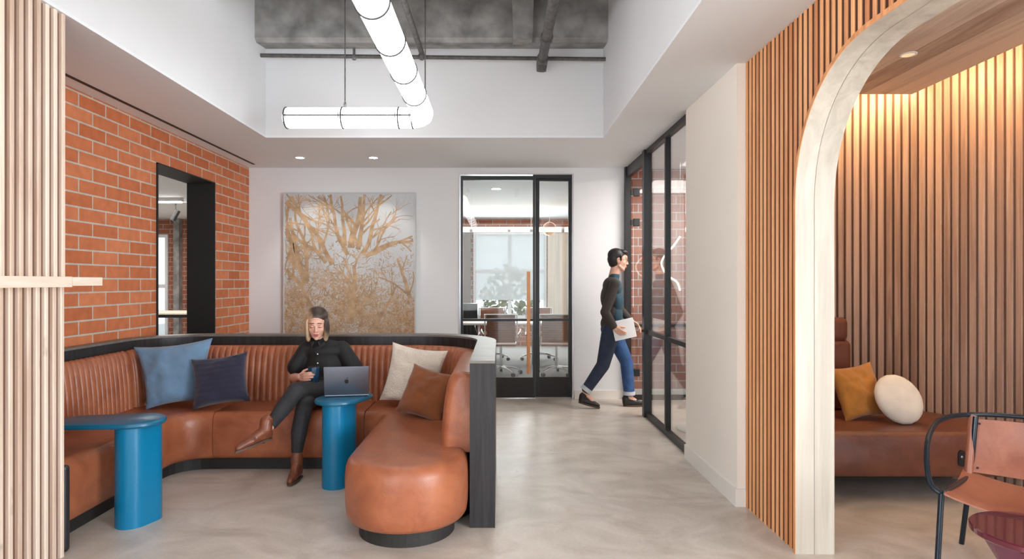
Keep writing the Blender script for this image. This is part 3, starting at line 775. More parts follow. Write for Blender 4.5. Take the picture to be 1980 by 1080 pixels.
def hand(pr, wrist, d, nrm, thumb_side, curl=(.5, .6, .5), k=1.0, spread=.1):
    """d: direction of the palm, nrm: direction the palm faces (fingers curl towards it), thumb_side: +1/-1 along d x nrm"""
    d = Vector(d).normalized(); nrm = Vector(nrm); nrm = (nrm-d*nrm.dot(d)).normalized(); s = d.cross(nrm)*thumb_side
    W = Vector(wrist)
    L = [(.026, .072, (.040, .025, .018)), (.009, .078, (.045, .028, .020)), (-.009, .074, (.041, .026, .019)), (-.026, .066, (.032, .020, .017))]
    for i, (sd, kn, ph) in enumerate(L):
        k0 = W+s*sd*k*.75+d*.012*k; k1 = W+s*sd*k+d*kn*k
        pr.append(('c', k0, .013*k, k1, .0105*k))
        p0 = k1; dd = (d+s*(1.5-i)*spread*.3).normalized(); ang = 0
        for j, l in enumerate(ph):
            ang += curl[j]
            dj = dd*math.cos(ang)+nrm*math.sin(ang)
            p1 = p0+dj*l*k; pr.append(('c', p0, (.0088-.0006*j)*k, p1, (.0082-.0008*j)*k)); p0 = p1
    t0 = W+s*.020*k+d*.020*k+nrm*.006*k; t1 = t0+(s*.75+d*.6+nrm*.35).normalized()*.034*k; t2 = t1+(s*.3+d*.75+nrm*.6).normalized()*.030*k; t3 = t2+(d*.7+nrm*.7).normalized()*.022*k
    pr += [('c', t0, .013*k, t1, .0105*k), ('c', t1, .0102*k, t2, .009*k), ('c', t2, .009*k, t3, .0075*k)]
def head_prims(c, Rm, k=1.0, male=False):
    """local frame: -Y is where the face looks, Z up, origin at head centre"""
    P = lambda x, y, z: Vector(c)+Rm @ Vector((x*k, y*k, z*k))
    r3 = Rm.to_3x3()
    pr = [('e', P(0, .018, .030), (.074*k, .090*k, .088*k), r3), ('e', P(0, -.018, -.015), (.062*k, .070*k, .088*k), r3),
          ('e', P(0, -.040, -.070), (.040*k, .040*k, .036*k), r3), ('e', P(0, -.064, -.098+.004), (.018*k, .016*k, .014*k), r3),
          ('e', P(.034, -.052, -.022), (.024*k, .022*k, .024*k), r3), ('e', P(-.034, -.052, -.022), (.024*k, .022*k, .024*k), r3),
          ('e', P(0, -.068, .040), (.046*k, .020*k, .026*k), r3),
          ('c', P(0, -.084, .020), .0075*k, P(0, -.101, -.022), .0105*k), ('e', P(.010, -.090, -.026), (.0085*k,)*3, r3), ('e', P(-.010, -.090, -.026), (.0085*k,)*3, r3),
          ('e', P(0, -.083, -.052), (.022*k, .011*k, .008*k), r3), ('e', P(0, -.080, -.062), (.019*k, .011*k, .008*k), r3),
          ('c', P(.030, -.080, .030), .008*k, P(.012, -.086, .024), .007*k), ('c', P(-.030, -.080, .030), .008*k, P(-.012, -.086, .024), .007*k),
          ('e', P(.074, .012, -.005), (.008*k, .018*k, .030*k), r3), ('e', P(-.074, .012, -.005), (.008*k, .018*k, .030*k), r3)]
    if male: pr += [('c', P(.050, -.01, -.06), .018*k, P(.022, -.06, -.088), .016*k), ('c', P(-.050, -.01, -.06), .018*k, P(-.022, -.06, -.088), .016*k)]
    return pr, P
def face_details(P, root, k=1.0, down=False, glasses=False):
    for sx in (1, -1):
        e = MB(); e.sphere(P(.029*sx, -.0745, .006), .0125*k); e.build('eyelid' if down else 'eye', M['skin'] if down else simple('eye_white', (.55, .5, .47, 1), .3), root, True)
        lid = MB()
        lid.tube([P(.029*sx+(-.015+.03*i/6), -.0865+abs(i-3)*.0016, .006-(.004 if down else -.003)+.003*math.sin(PI*i/6)) for i in range(7)], .0020*k, 6)
        lid.build('eyelash', M['brow'], root, True)
        if not down: MB().sphere(P(.029*sx, -.085, .006), .0052*k).build('iris', M['brow'], root, True)
        MB().tube([P(.012*sx+.034*sx*i/5, -.0935+.014*(i/5)**2, .037-.003*i/5+.004*math.sin(PI*i/5)) for i in range(6)], [.0028*k, .003*k, .003*k, .0026*k, .002*k, .001*k], 6).build('eyebrow', M['brow'], root, True)
    MB().tube([P(-.022+.044*i/8, -.0925+.010*abs(i/4-1)**2, -.0535+.0025*math.sin(PI*i/8)-(.0015 if i == 4 else 0)) for i in range(9)], [.001, .003, .0042, .0045, .004, .0045, .0042, .003, .001], 8).build('lips', M['lip'], root, True)
    MB().tube([P(-.018+.036*i/8, -.0895+.008*abs(i/4-1)**2, -.0615) for i in range(9)], [.001, .003, .0045, .0052, .0054, .0052, .0045, .003, .001], 8).build('lips', M['lip'], root, True)

# --- seated woman
WO = empty('person', (-1.35, 4.8, .43), 'seated woman with blonde bob in black shirt and jeans, legs crossed, holding a mug', 'person')
Rh = Matrix.Translation((0, 0, 0)) @ Matrix.Rotation(math.radians(12), 4, 'Z') @ Matrix.Rotation(math.radians(15), 4, 'X')
hc = V(-1.408, 4.78, 1.070)
hp, HP = head_prims(hc, Rh, .98)
body = list(hp)
sR, sL = V(-1.535, 4.87, .885), V(-1.215, 4.87, .885)     # her right shoulder is on the left of the picture
eR, eL = V(-1.60, 4.83, .655), V(-1.105, 4.78, .665)
wR, wL = V(-1.490, 4.628, .690), V(-1.135, 4.55, .648)
body += [('c', V(-1.405, 4.85, .86), .050, V(-1.405, 4.82, 1.00), .041), ('e', V(-1.375, 4.88, .83), (.155, .085, .075)), ('e', V(-1.36, 4.88, .72), (.135, .085, .14)), ('e', V(-1.34, 4.88, .55), (.16, .11, .11)),
         ('c', sR, .036, eR, .034), ('c', eR, .036, wR, .023), ('c', sL, .036, eL, .034), ('c', eL, .036, wL, .023),
         ('c', V(-1.42, 4.84, .53), .07, V(-1.41, 4.48, .52), .05), ('c', V(-1.41, 4.48, .51), .045, V(-1.437, 4.402, .18), .030),
         ('c', V(-1.27, 4.84, .55), .07, V(-1.46, 4.44, .615), .05), ('c', V(-1.46, 4.44, .615), .045, V(-1.53, 4.135, .435), .030),
         ]
hand(body, wR, (.70, -.70, .12), (.70, .70, .0), 1, (.35, .75, .6), .95)
hand(body, wL, (-.35, -.9, -.05), (0, 0, -1), -1, (.2, .35, .3), .93)
remesh(body, 'body', M['skin'], WO, .0042, 4)
face_details(HP, WO, .98, down=True)
# hair: blonde bob with dark roots
r3 = Rh.to_3x3()
hb = [('e', HP(0, .034, .060), (.086, .094, .072), r3), ('e', HP(0, .045, .01), (.088, .085, .10), r3), ('e', HP(0, .060, -.06), (.075, .055, .075), r3)]
for sx in (1, -1):
    hb += [('e', HP(.070*sx, .018, -.030), (.028, .062, .095), r3), ('e', HP(.070*sx, -.022, -.035), (.017, .036, .085), r3),
           ('e', HP(.066*sx, .000, -.105), (.020, .042, .034), r3), ('e', HP(.040*sx, .055, -.105), (.038, .040, .040), r3)]
m, nt, b = new_mat('bob_hair')
tc = N(nt, 'ShaderNodeTexCoord'); mp = N(nt, 'ShaderNodeMapping'); mp.inputs['Scale'].default_value = (160, 160, 6)
nt.links.new(tc.outputs['Object'], mp.inputs[0]); no = N(nt, 'ShaderNodeTexNoise', Scale=1.0, Detail=4.0); nt.links.new(mp.outputs[0], no.inputs['Vector'])
sx_ = N(nt, 'ShaderNodeSeparateXYZ'); nt.links.new(tc.outputs['Object'], sx_.inputs[0])
# dark roots high up and on her left (picture right), blonde lengths on the other side: colour of the hair itself
m1 = N(nt, 'ShaderNodeMath', operation='MULTIPLY_ADD'); m1.inputs[1].default_value = 1.6; m1.inputs[2].default_value = 0
nt.links.new(sx_.outputs[0], m1.inputs[0])
m2_ = N(nt, 'ShaderNodeMath', operation='MULTIPLY_ADD'); m2_.inputs[1].default_value = 1.1; nt.links.new(sx_.outputs[2], m2_.inputs[0]); nt.links.new(m1.outputs[0], m2_.inputs[2])
m3 = N(nt, 'ShaderNodeMath', operation='MULTIPLY_ADD'); m3.inputs[1].default_value = .10; nt.links.new(no.outputs[0], m3.inputs[0]); nt.links.new(m2_.outputs[0], m3.inputs[2])
base0 = 1.6*(-1.408)+1.1*1.07+.05
mr = N(nt, 'ShaderNodeMapRange'); mr.inputs['From Min'].default_value = base0-.01; mr.inputs['From Max'].default_value = base0+.085
nt.links.new(m3.outputs[0], mr.inputs[0])
rp = N(nt, 'ShaderNodeValToRGB'); rp.color_ramp.elements[0].color = srgb(196, 168, 134); rp.color_ramp.elements[1].color = srgb(58, 42, 34)
nt.links.new(mr.outputs[0], rp.inputs[0]); nt.links.new(rp.outputs[0], b.inputs['Base Color']); b.inputs['Roughness'].default_value = .42
remesh(hb, 'hair', m, WO, .004, 9)
# shirt
sh = [('e', V(-1.375, 4.875, .855), (.170, .098, .075)), ('e', sR+V(.01, 0, -.01), (.054,)*3), ('e', sL+V(-.01, 0, -.01), (.054,)*3), ('c', V(-1.40, 4.86, .90), .055, V(-1.50, 4.87, .875), .055), ('c', V(-1.39, 4.86, .90), .055, V(-1.25, 4.87, .875), .055), ('c', V(-1.50, 4.87, .86), .068, V(-1.25, 4.87, .86), .068), ('e', V(-1.365, 4.87, .74), (.165, .108, .14)), ('e', V(-1.34, 4.86, .60), (.168, .122, .10)),
      ('c', sR+V(.02, 0, -.01), .062, sR.lerp(eR, .66)+V(-.012, 0, 0), .068), ('c', sL+V(-.02, 0, -.01), .062, sL.lerp(eL, .70)+V(.012, 0, 0), .068),
      ('c', V(-1.41, 4.845, .905), .056, V(-1.412, 4.83, .93), .054)]
remesh(sh, 'shirt', M['shirt'], WO, .006, 14)
co = MB()
for sgn in (1, -1):
    co.tube([V(-1.412+sgn*.050, 4.86, .958), V(-1.412+sgn*.046, 4.80, .952), V(-1.412+sgn*.018, 4.768, .932), V(-1.412+sgn*.030, 4.762, .905)], [.013, .013, .013, .006], 8)
co.build('collar', M['shirt'], WO, True)
for z, dy in ((.845, 0.0), (.775, 0)):
    MB().sphere((-1.395, 4.757, z), (.0055, .004, .0055)).build('button', M['paper'], WO, True)
# jeans
jn = [('e', V(-1.34, 4.87, .545), (.175, .125, .105)),
      ('c', V(-1.42, 4.84, .535), .088, V(-1.41, 4.49, .525), .062), ('c', V(-1.41, 4.49, .515), .060, V(-1.43, 4.425, .33), .056), ('c', V(-1.43, 4.425, .33), .056, V(-1.437, 4.405, .20), .041),
      ('c', V(-1.27, 4.84, .555), .090, V(-1.46, 4.44, .615), .064), ('c', V(-1.46, 4.44, .612), .061, V(-1.497, 4.28, .52), .056), ('c', V(-1.497, 4.28, .52), .056, V(-1.525, 4.155, .45), .041)]
remesh(jn, 'jeans', M['jean'], WO, .006, 4)
def boot(a, heel, toe, up, name='boot'):
    a, heel, toe, up = Vector(a), Vector(heel), Vector(toe), Vector(up).normalized()
    pr = [('c', a+up*.055, .043, a, .042), ('c', a, .042, heel+up*.035, .036), ('c', heel+up*.035, .034, heel.lerp(toe, .55)+up*.034, .034), ('c', a, .036, heel.lerp(toe, .5)+up*.045, .030), ('c', heel.lerp(toe, .55)+up*.032, .036, toe+up*.022, .022)]
    b_ = remesh(pr, name, M['boot'], WO, .004, 4)
    d = (toe-heel).normalized(); s = d.cross(up).normalized()
    ring = []
    for i in range(24):
        t = 2*PI*i/24; x = math.cos(t); y_ = math.sin(t)
        L = (toe-heel).length; q = heel.lerp(toe, .48)+d*x*(L/2+.028)+s*y_*(.037-.006*x*0)*(1 if abs(x) < .8 else .95)
        ring.append(q)
    mb = MB().loft([[tuple(q-up*.004) for q in ring], [tuple(q+up*.010) for q in ring]])
    mb.add([tuple(heel+d*u+s*v+up*h_) for u in (-.03, .035) for v in (-.03, .03) for h_ in (-.012, .0)], [(0, 1, 3, 2), (4, 6, 7, 5), (0, 4, 5, 1), (2, 3, 7, 6), (0, 2, 6, 4), (1, 5, 7, 3)])
    mb.build('boot_sole', M['sole'], b_)
boot((-1.437, 4.40, .115), (-1.437, 4.415, .014), (-1.435, 4.255, .012), (0, 0, 1))
fd = (V(-1.665, 3.965, .335)-V(-1.55, 4.135, .375)).normalized()
boot((-1.548, 4.105, .42), V(-1.548, 4.125, .352), V(-1.672, 3.965, .315), (.05, .25, 1))

# --- walking man (faces +X)
MAN = empty('person', (1.3, 6.9, 0), 'dark-haired man in teal vest and blue jeans striding through the glass doorway', 'person')
Rm = Matrix.Rotation(math.radians(90), 4, 'Z') @ Matrix.Rotation(math.radians(8), 4, 'X')
mp_, MP = head_prims((1.325, 6.92, 1.635), Rm, 1.06, True)
Y0 = 6.9
mb_ = list(mp_)
eM, wM = V(1.14, 6.70, 1.07), V(1.24, 6.68, .90)
eM2, wM2 = V(1.36, 7.13, 1.10), V(1.50, 7.05, .95)
mb_ += [('c', V(1.26, 6.92, 1.42), .058, V(1.30, 6.92, 1.56), .056), ('e', V(1.255, 6.92, 1.32), (.07, .15, .11)), ('e', V(1.25, 6.92, 1.13), (.075, .13, .22)), ('e', V(1.25, 6.92, .94), (.085, .14, .12)),
        ('c', V(1.25, 6.76, 1.36), .036, eM, .036), ('c', eM, .034, wM, .027), ('c', V(1.25, 7.08, 1.36), .036, eM2, .036), ('c', eM2, .04, wM2, .028),
        ('c', V(1.26, 7.00, .88), .08, V(1.43, 6.99, .50), .055), ('c', V(1.43, 6.99, .50), .052, V(1.455, 6.97, .12), .036),
        ('c', V(1.23, 6.84, .88), .08, V(1.14, 6.84, .48), .055), ('c', V(1.14, 6.84, .48), .052, V(.945, 6.85, .19), .036),
        ('c', V(1.455, 6.97, .10), .034, V(1.53, 6.97, .05), .03), ('c', V(.945, 6.85, .17), .034, V(1.03, 6.85, .06), .03)]
hand(mb_, wM, (.70, -.1, -.55), (.3, 1, .3), 1, (.5, .6, .5), 1.05)
hand(mb_, wM2, (.8, -.3, -.5), (-.5, -.3, -.8), 1, (.4, .5, .4), 1.05)
remesh(mb_, 'body', M['skin'], MAN, .005, 4)
face_details(MP, MAN, 1.06)
r3 = Rm.to_3x3()
remesh([('e', MP(0, .030, .050), (.085, .098, .082), r3), ('e', MP(0, .048, .01), (.080, .075, .085), r3), ('e', MP(0, .045, -.03), (.068, .06, .06), r3), ('e', MP(0, -.030, .092), (.066, .062, .032), r3), ('e', MP(.02, -.065, .085), (.045, .026, .02), r3), ('c', MP(.076, -.01, .04), .012, MP(.078, -.012, -.005), .007), ('c', MP(-.076, -.01, .04), .012, MP(-.078, -.012, -.005), .007)], 'hair', simple('black_hair', (.010, .009, .010, 1), .5), MAN, .005, 3)
gl = MB()
for sx in (1, -1):
    gl.tube([MP(.031*sx+.022*math.cos(2*PI*i/16), -.099, .008+.017*math.sin(2*PI*i/16)) for i in range(16)], .0022, 6, True)
    gl.tube([MP(.053*sx, -.097, .012), MP(.078*sx, -.05, .012), MP(.083*sx, .015, .008)], .002, 6)
gl.tube([MP(-.009, -.099, .012), MP(.009, -.099, .012)], .002, 6)
gl.build('glasses', M['black'], MAN, True)
remesh([('c', V(1.25, 6.735, 1.375), .056, eM, .052), ('c', eM, .055, wM.lerp(eM, .12), .040), ('c', V(1.25, 7.105, 1.375), .056, eM2, .052), ('c', eM2, .055, wM2.lerp(eM2, .12), .040),
        ('e', V(1.245, 6.92, 1.35), (.092, .19, .105)), ('e', V(1.232, 6.92, 1.22), (.105, .17, .17)), ('e', V(1.235, 6.92, 1.06), (.10, .16, .16)), ('e', V(1.235, 6.92, .93), (.108, .168, .11))], 'sweater', M['jacket'], MAN, .007, 5)
remesh([('e', V(1.272, 6.92, 1.33), (.090, .168, .12)), ('e', V(1.282, 6.92, 1.18), (.095, .162, .17)), ('e', V(1.275, 6.92, 1.03), (.095, .16, .16)), ('e', V(1.265, 6.92, .93), (.110, .170, .10)), ('c', V(1.262, 6.92, 1.40), .066, V(1.278, 6.92, 1.465), .062)], 'vest', M['vest'], MAN, .007, 5)
remesh([('e', V(1.25, 6.92, .87), (.118, .172, .10)), ('c', V(1.26, 7.00, .85), .105, V(1.43, 6.99, .50), .074), ('c', V(1.43, 6.99, .50), .074, V(1.455, 6.97, .165), .062)], 'trouser_leg', M['cloth_blue'], MAN, .007, 5)
remesh([('e', V(1.245, 6.90, .87), (.120, .174, .102)), ('c', V(1.23, 6.84, .86), .105, V(1.14, 6.84, .48), .074), ('c', V(1.14, 6.84, .48), .074, V(.965, 6.85, .22), .060)], 'trouser_leg', M['navy'], MAN, .007, 5)
for a, b_ in ((V(1.455, 6.97, .17), V(1.456, 6.97, .13)), (V(.972, 6.85, .23), V(.945, 6.85, .195))):
    MB().tube([a, a.lerp(b_, .5), b_], [.065, .067, .066], 20).build('cuff', M['cuff'], MAN, True)
def shoe(heel, toe, up):
    heel, toe, up = V(*heel), V(*toe), V(*up).normalized()
    pr = [('c', heel+up*.085, .045, heel+up*.04, .040), ('c', heel+up*.04, .038, heel.lerp(toe, .6)+up*.038, .040), ('c', heel+up*.08, .036, heel.lerp(toe, .5)+up*.05, .034), ('c', heel.lerp(toe, .6)+up*.036, .040, toe+up*.028, .026)]
    s_ = remesh(pr, 'shoe', M['shoe'], MAN, .005, 3)
    d = (toe-heel).normalized(); s = d.cross(up).normalized(); L = (toe-heel).length; ring = [heel.lerp(toe, .5)+d*math.cos(2*PI*i/24)*(L/2+.032)+s*math.sin(2*PI*i/24)*.043 for i in range(24)]
    MB().loft([[tuple(q-up*.0) for q in ring], [tuple(q+up*.018) for q in ring]]).build('shoe_sole', M['sole'], s_)
shoe((1.42, 6.97, .0), (1.60, 6.965, .005), (0, 0, 1))
shoe((.90, 6.85, .055), (1.075, 6.85, .005), (.28, 0, 1))
PA = Matrix.Translation((1.345, 6.705, .88)) @ Matrix.Rotation(math.radians(-12), 4, 'Y') @ Matrix.Rotation(math.radians(4), 4, 'Z')
tag(xf(MB().bbox(-.12, .12, -.008, .008, -.10, .11, .003), PA).build('folder', M['paper'], None), 'white folder of papers carried by the walking man', 'folder')

# ------------------------------------------------------------------ tube pendant light
TL_ = empty('pendant_light', (-.6, 5.0, 2.72), 'L-shaped glowing white tube light hung in the ceiling well', 'light')
ex, ey, ez, tr = -.60, 5.0, 2.717, .081
bend = [(ex, ey-.16, ez), (ex-.01, ey-.09, ez), (ex-.04, ey-.035, ez), (ex-.09, ey, ez), (ex-.16, ey, ez)]
MB().tube([(ex, .6, ez), (ex, 1, ez)]+[(ex, 1+i*.4, ez) for i in range(1, 9)]+[(ex, ey-.2, ez)]+bend+[(-.9, ey, ez), (-1.3, ey, ez), (-1.70, ey, ez), (-1.725, ey, ez), (-1.738, ey, ez)], [tr]*(2+8+1+5+3)+[tr*.85, tr*.5], 28).build('diffuser', M['tube'], TL_, True)
def ring(c, axis, r_=tr+.0015, t=.006):
    mb = MB()
    pth = [Vector(c)+(Vector((math.cos(2*PI*i/28), 0, math.sin(2*PI*i/28))) if axis == 'y' else Vector((0, math.cos(2*PI*i/28), math.sin(2*PI*i/28))))*r_ for i in range(28)]
    mb.tube(pth, t, 6, True); mb.build('ring', M['ringm'], TL_, True)
yy = 4.36
while yy > .7: ring((ex, yy, ez), 'y'); yy -= .48
for x in (-1.715, -1.262, -.81, -.70): ring((x, ey, ez), 'x')
rd = MB(); rd.tube([(-1.715, ey-tr-.008, ez+.0), (-.70, ey-tr-.008, ez+.0)], .0055, 8)
for x in (-1.70, -1.28, -1.245, -.83, -.79, -.715): rd.tube([(x, ey-tr-.006, ez-.02), (x, ey-tr-.006, ez+.02)], .004, 6)
rd.build('rail', M['ringm'], TL_)
for x, y in ((-1.245, 5.0), (-.597, 4.98), (ex, 3.4), (ex, 1.6)):
    MB().tube([(x, y, ez+tr), (x, y, 4.3)], .005, 8).build('suspension_rod', M['pipe'], TL_)
    MB().lathe([(.012, 0), (.012, .03), (.006, .05)], (x, y, ez+tr-.002), 12).build('clamp', M['steel'], TL_)

# pipes and fittings in the well
o = MB().tube([(-2.21, 5.74, 3.49), (.98, 5.74, 3.455)], .018, 12).build('water_pipe', M['pipe'], None, True); tag(o, 'thin dark pipe running across the well below the concrete beam', 'pipe')
pp = empty('water_pipe', (.39, 5.7, 3.4), 'thick iron pipe running along the well on the right with an elbow', 'pipe')
MB().tube([(.39, .3, 3.42), (.39, 5.62, 3.42)], .042, 16).build('pipe_run', M['pipe'], pp, True)
MB().tube([(.39, 5.60, 3.42), (.39, 5.68, 3.415), (.388, 5.72, 3.40), (.385, 5.725, 3.34)], [.052, .052, .05, .045], 16).build('elbow', M['pipe'], pp, True)
for y_ in (5.15, 4.0): MB().tube([(.39, y_-.03, 3.42), (.39, y_+.03, 3.42)], .053, 16).build('collar', M['pipe'], pp, True)
pp = empty('water_pipe', (-.72, 5.7, 3.47), 'slim iron pipe running along the well above the pendant light', 'pipe')
MB().tube([(-.72, .3, 3.51), (-.72, 5.74, 3.51)], .024, 14).build('pipe_run', M['pipe'], pp, True)
MB().sphere((-.72, 5.74, 3.48), .036).build('joint', M['pipe'], pp, True)
sp = empty('sprinkler', (-1.345, 5.74, 3.50), 'small sprinkler head on the thin pipe', 'sprinkler')
MB().tube([(-1.345, 5.74, 3.45), (-1.345, 5.74, 3.56)], .012).build('stem', M['pipe'], sp, True)
MB().lathe([(.02, -.02), (.022, 0), (.02, .02)], (-1.345, 5.74, 3.47), 16).build('collar', M['steel'], sp, True)

# recessed downlights
def downlight(x, y, z, label, power=10, r_=.045, tgt=None, group='recessed downlights', ang=70, mat=None):
    d = empty('downlight', (x, y, z), label, 'downlight', group)
    MB().lathe([(r_+.012, 0), (r_+.012, -.004), (r_, -.005), (r_, 0)], (x, y, z), 28).build('rim', M['white'], d, True)
    MB().lathe([(r_, -.002), (r_*.2, -.003)], (x, y, z), 28).build('lamp', mat or M['lamp'], d)
    if power: spot('downlight_beam', (x, y, z-.02), power, ang, target=tgt or (x, y, 0))
downlight(-2.19, 6.81, H, 'recessed downlight above the left side of the artwork', 9, tgt=(-2.15, 7.43, 1.2))
downlight(-1.385, 6.81, H, 'recessed downlight above the right side of the artwork', 9, tgt=(-1.4, 7.43, 1.2))
downlight(2.43, 3.69, 2.75, 'recessed downlight in the oak plank ceiling of the alcove', 5, .035, mat=emit('dim_lamp', (.9, .7, .4), .25))

# ------------------------------------------------------------------ artwork
AR_ = empty('artwork', (-1.785, 7.38, .55), 'large artwork of bare tan tree branches over pale grey, hanging on the back wall', 'artwork')
ax0, ax1, az0, az1, ayf = -2.555, -1.01, .50, 2.445, 7.365
m, nt, b = new_mat('artwork_print')
tc = N(nt, 'ShaderNodeTexCoord'); sp2 = N(nt, 'ShaderNodeSeparateXYZ'); nt.links.new(tc.outputs['Object'], sp2.inputs[0])
n1 = N(nt, 'ShaderNodeTexNoise', Scale=22.0, Detail=9.0, Distortion=1.6); n1.inputs['Roughness'].default_value = .72
n3 = N(nt, 'ShaderNodeTexNoise', Scale=2.6, Detail=3.0)
nt.links.new(tc.outputs['Object'], n1.inputs['Vector']); nt.links.new(tc.outputs['Object'], n3.inputs['Vector'])
zr = N(nt, 'ShaderNodeMapRange'); zr.inputs['From Min'].default_value = 1.9; zr.inputs['From Max'].default_value = 1.2; zr.inputs['To Min'].default_value = -.12; zr.inputs['To Max'].default_value = .17
nt.links.new(sp2.outputs[2], zr.inputs[0])
a1 = N(nt, 'ShaderNodeMath', operation='ADD'); nt.links.new(n1.outputs[0], a1.inputs[0]); nt.links.new(zr.outputs[0], a1.inputs[1])
a2 = N(nt, 'ShaderNodeMath', operation='MULTIPLY_ADD'); a2.inputs[1].default_value = .35; nt.links.new(n3.outputs[0], a2.inputs[0]); nt.links.new(a1.outputs[0], a2.inputs[2])
rp = N(nt, 'ShaderNodeValToRGB'); e = rp.color_ramp.elements
e[0].position = .72; e[0].color = (.60, .63, .65, 1); e[1].position = .95; e[1].color = (.44, .25, .11, 1)
k = e.new(.82); k.color = (.58, .45, .33, 1)
nt.links.new(a2.outputs[0], rp.inputs[0]); nt.links.new(rp.outputs[0], b.inputs['Base Color']); b.inputs['Roughness'].default_value = .35
MB().box(ax0, ax1, ayf, 7.43, az0, az1).build('panel', m, AR_)
fm = MB(); 
fm.box(ax0-.012, ax0, ayf-.008, 7.43, az0, az1+.012); fm.box(ax1, ax1+.012, ayf-.008, 7.43, az0, az1+.012); fm.box(ax0, ax1, ayf-.008, 7.43, az1, az1+.012); fm.box(ax0, ax1, ayf-.008, 7.43, az0-.012, az0)
fm.build('frame', simple('pale_frame', (.6, .6, .6, 1), .4), AR_)
br = MB(); rnd = random.Random(5)
def inside(x, z): return ax0+.006 < x < ax1-.006 and az0+.006 < z < az1-.006
def ribbon(P, W):
    L = []; Rr = []
    for i, (x, z) in enumerate(P):
        a = P[max(i-1, 0)]; b_ = P[min(i+1, len(P)-1)]; dx, dz_ = b_[0]-a[0], b_[1]-a[1]; l = math.hypot(dx, dz_) or 1
        L.append((x-dz_/l*W[i]/2, z+dx/l*W[i]/2)); Rr.append((x+dz_/l*W[i]/2, z-dx/l*W[i]/2))
    cl_ = lambda q: (min(max(q[0], ax0+.002), ax1-.002), min(max(q[1], az0+.002), az1-.002))
    L = [cl_(q) for q in L]; Rr = [cl_(q) for q in Rr]
    yb = ayf-.0015-rnd.random()*.001; o_ = len(br.v)
    br.v += [(x, yb, z) for x, z in L]+[(x, yb, z) for x, z in Rr]; n = len(P)
    br.f += [(o_+i, o_+i+1, o_+n+i+1, o_+n+i) for i in range(n-1)]
def grow(x, z, ang, w_, ln, depth):
    P = [(x, z)]; n = max(4, int(ln/.05)); W = [w_]
    for i in range(n):
        ang += rnd.gauss(0, .10); x += math.cos(ang)*ln/n; z += math.sin(ang)*ln/n
        if not inside(x, z): break
        P.append((x, z)); W.append(w_*(1-.55*(i+1)/n))
        if depth > 0 and rnd.random() < .42: grow(x, z, ang+rnd.choice((-1, 1))*rnd.uniform(.35, .9), W[-1]*.55, ln*rnd.uniform(.4, .65), depth-1)
    if len(P) > 1: ribbon(P, W)
cx = (ax0+ax1)/2
for (x, z, a, w_, ln) in [(cx+.02, 1.80, 1.62, .085, .62), (cx+.10, 1.78, 1.38, .06, .66), (cx-.05, 1.82, 1.75, .05, .6), (cx+.16, 1.72, 1.15, .055, .85), (cx+.20, 1.70, .62, .05, .8), (cx-.02, 1.72, 2.1, .05, .9),
                          (cx-.20, 1.60, 2.15, .055, 1.1), (cx-.28, 1.62, 2.05, .045, 1.1), (cx-.52, 1.38, 2.0, .07, .8), (cx-.55, 1.35, 2.5, .05, .6), (cx-.50, 1.40, 1.75, .05, .9), (cx+.25, 1.72, .35, .04, .6), (cx+.72, 1.2, 1.75, .05, .5), (cx+.70, 1.25, 2.6, .03, .4),
                          (cx, .9, 1.57, .08, .7), (cx-.3, .8, 2.0, .05, .6), (cx+.3, .8, 1.2, .05, .6), (ax0+.02, 2.35, -.9, .06, .7), (ax0+.02, 2.0, -1.1, .05, .6)]:
    grow(x, z, a, w_, ln, 3)
for i in range(2600):
    z = az0+.02+(rnd.random()**1.5)*1.35; x = rnd.uniform(ax0+.02, ax1-.02)
    if rnd.random() > 1.15-abs(x-cx)*.5-(z-.9)*.45: continue
    a = rnd.uniform(0, PI); ln = rnd.uniform(.02, .07)
    grow(x, z, a, rnd.uniform(.004, .012), ln, 0)
br.build('branches', simple('tan_print', (.50, .34, .20, 1), .5, var=.3, scale=12), AR_)

# ------------------------------------------------------------------ alcove furniture
AB = empty('built_in_bench', (2.5, 4.4, 0), 'dark brown leather bench with high back in the slatted alcove', 'bench')
wallline = [(p_.x, p_.y) for p_ in sp_ if p_.y < 4.951 and p_.x > 2.5 and p_.y > 3.92]
wallline = off_line(wallline, -.02)
bp = [(1.73, 3.92), (1.73, 4.93), (2.45, 4.93)]+wallline+[(3.40, 3.92)]
F = [S]*len(bp); F[-1] = 1
bprof = [(.05, .16), (.02, .165), (.005, .19), (0, .28), (0, .37), (.012, .41), (.035, .435), (.07, .445)]
cushion(bp, F, 'seat', bprof, M['leatherB'], AB)
bk_ = MB(); bk_.bbox(1.74, 2.62, 4.60, 4.91, .44, .965, .045, 5); bk_.build('backrest', M['leatherB'], AB, True, 60)
MB().bbox(1.74, 2.60, 4.61, 4.91, .955, 1.13, .04, 5).build('headrest', M['leatherB'], AB, True, 60)
MB().box(1.74, 3.2, 4.45, 4.9, 0, .17).build('plinth', M['blackmatt'], AB)
ol = MB().prism([(2.915+.022*math.cos(t*PI/12), .285+.030*math.sin(t*PI/12)+(.022 if math.sin(t*PI/12) > 0 else -.022)) for t in range(24)], 3.912, 3.925, 'xz').build('power_outlet', M['black'], AB)
MB().sphere((2.915, 3.911, .295), (.008, .003, .008)).build('socket', M['steel'], ol)
pillow('pillow', .37, .38, .13, (2.52, 4.36, .63), -20, -6, 12, fabric('mustard_velvet', (.42, .165, .02, 1)), 'mustard velvet square pillow on the brown alcove bench', 'pillows on the alcove bench', seed=6)
Mx = Matrix.Translation((2.70, 4.20, .605)) @ Matrix.Rotation(math.radians(-4), 4, 'Z') @ Matrix.Rotation(math.radians(-22), 4, 'X') @ Matrix.Rotation(math.radians(-20), 4, 'Y') @ Matrix.Rotation(math.radians(90), 4, 'X')
rp_ = MB(); prf = []
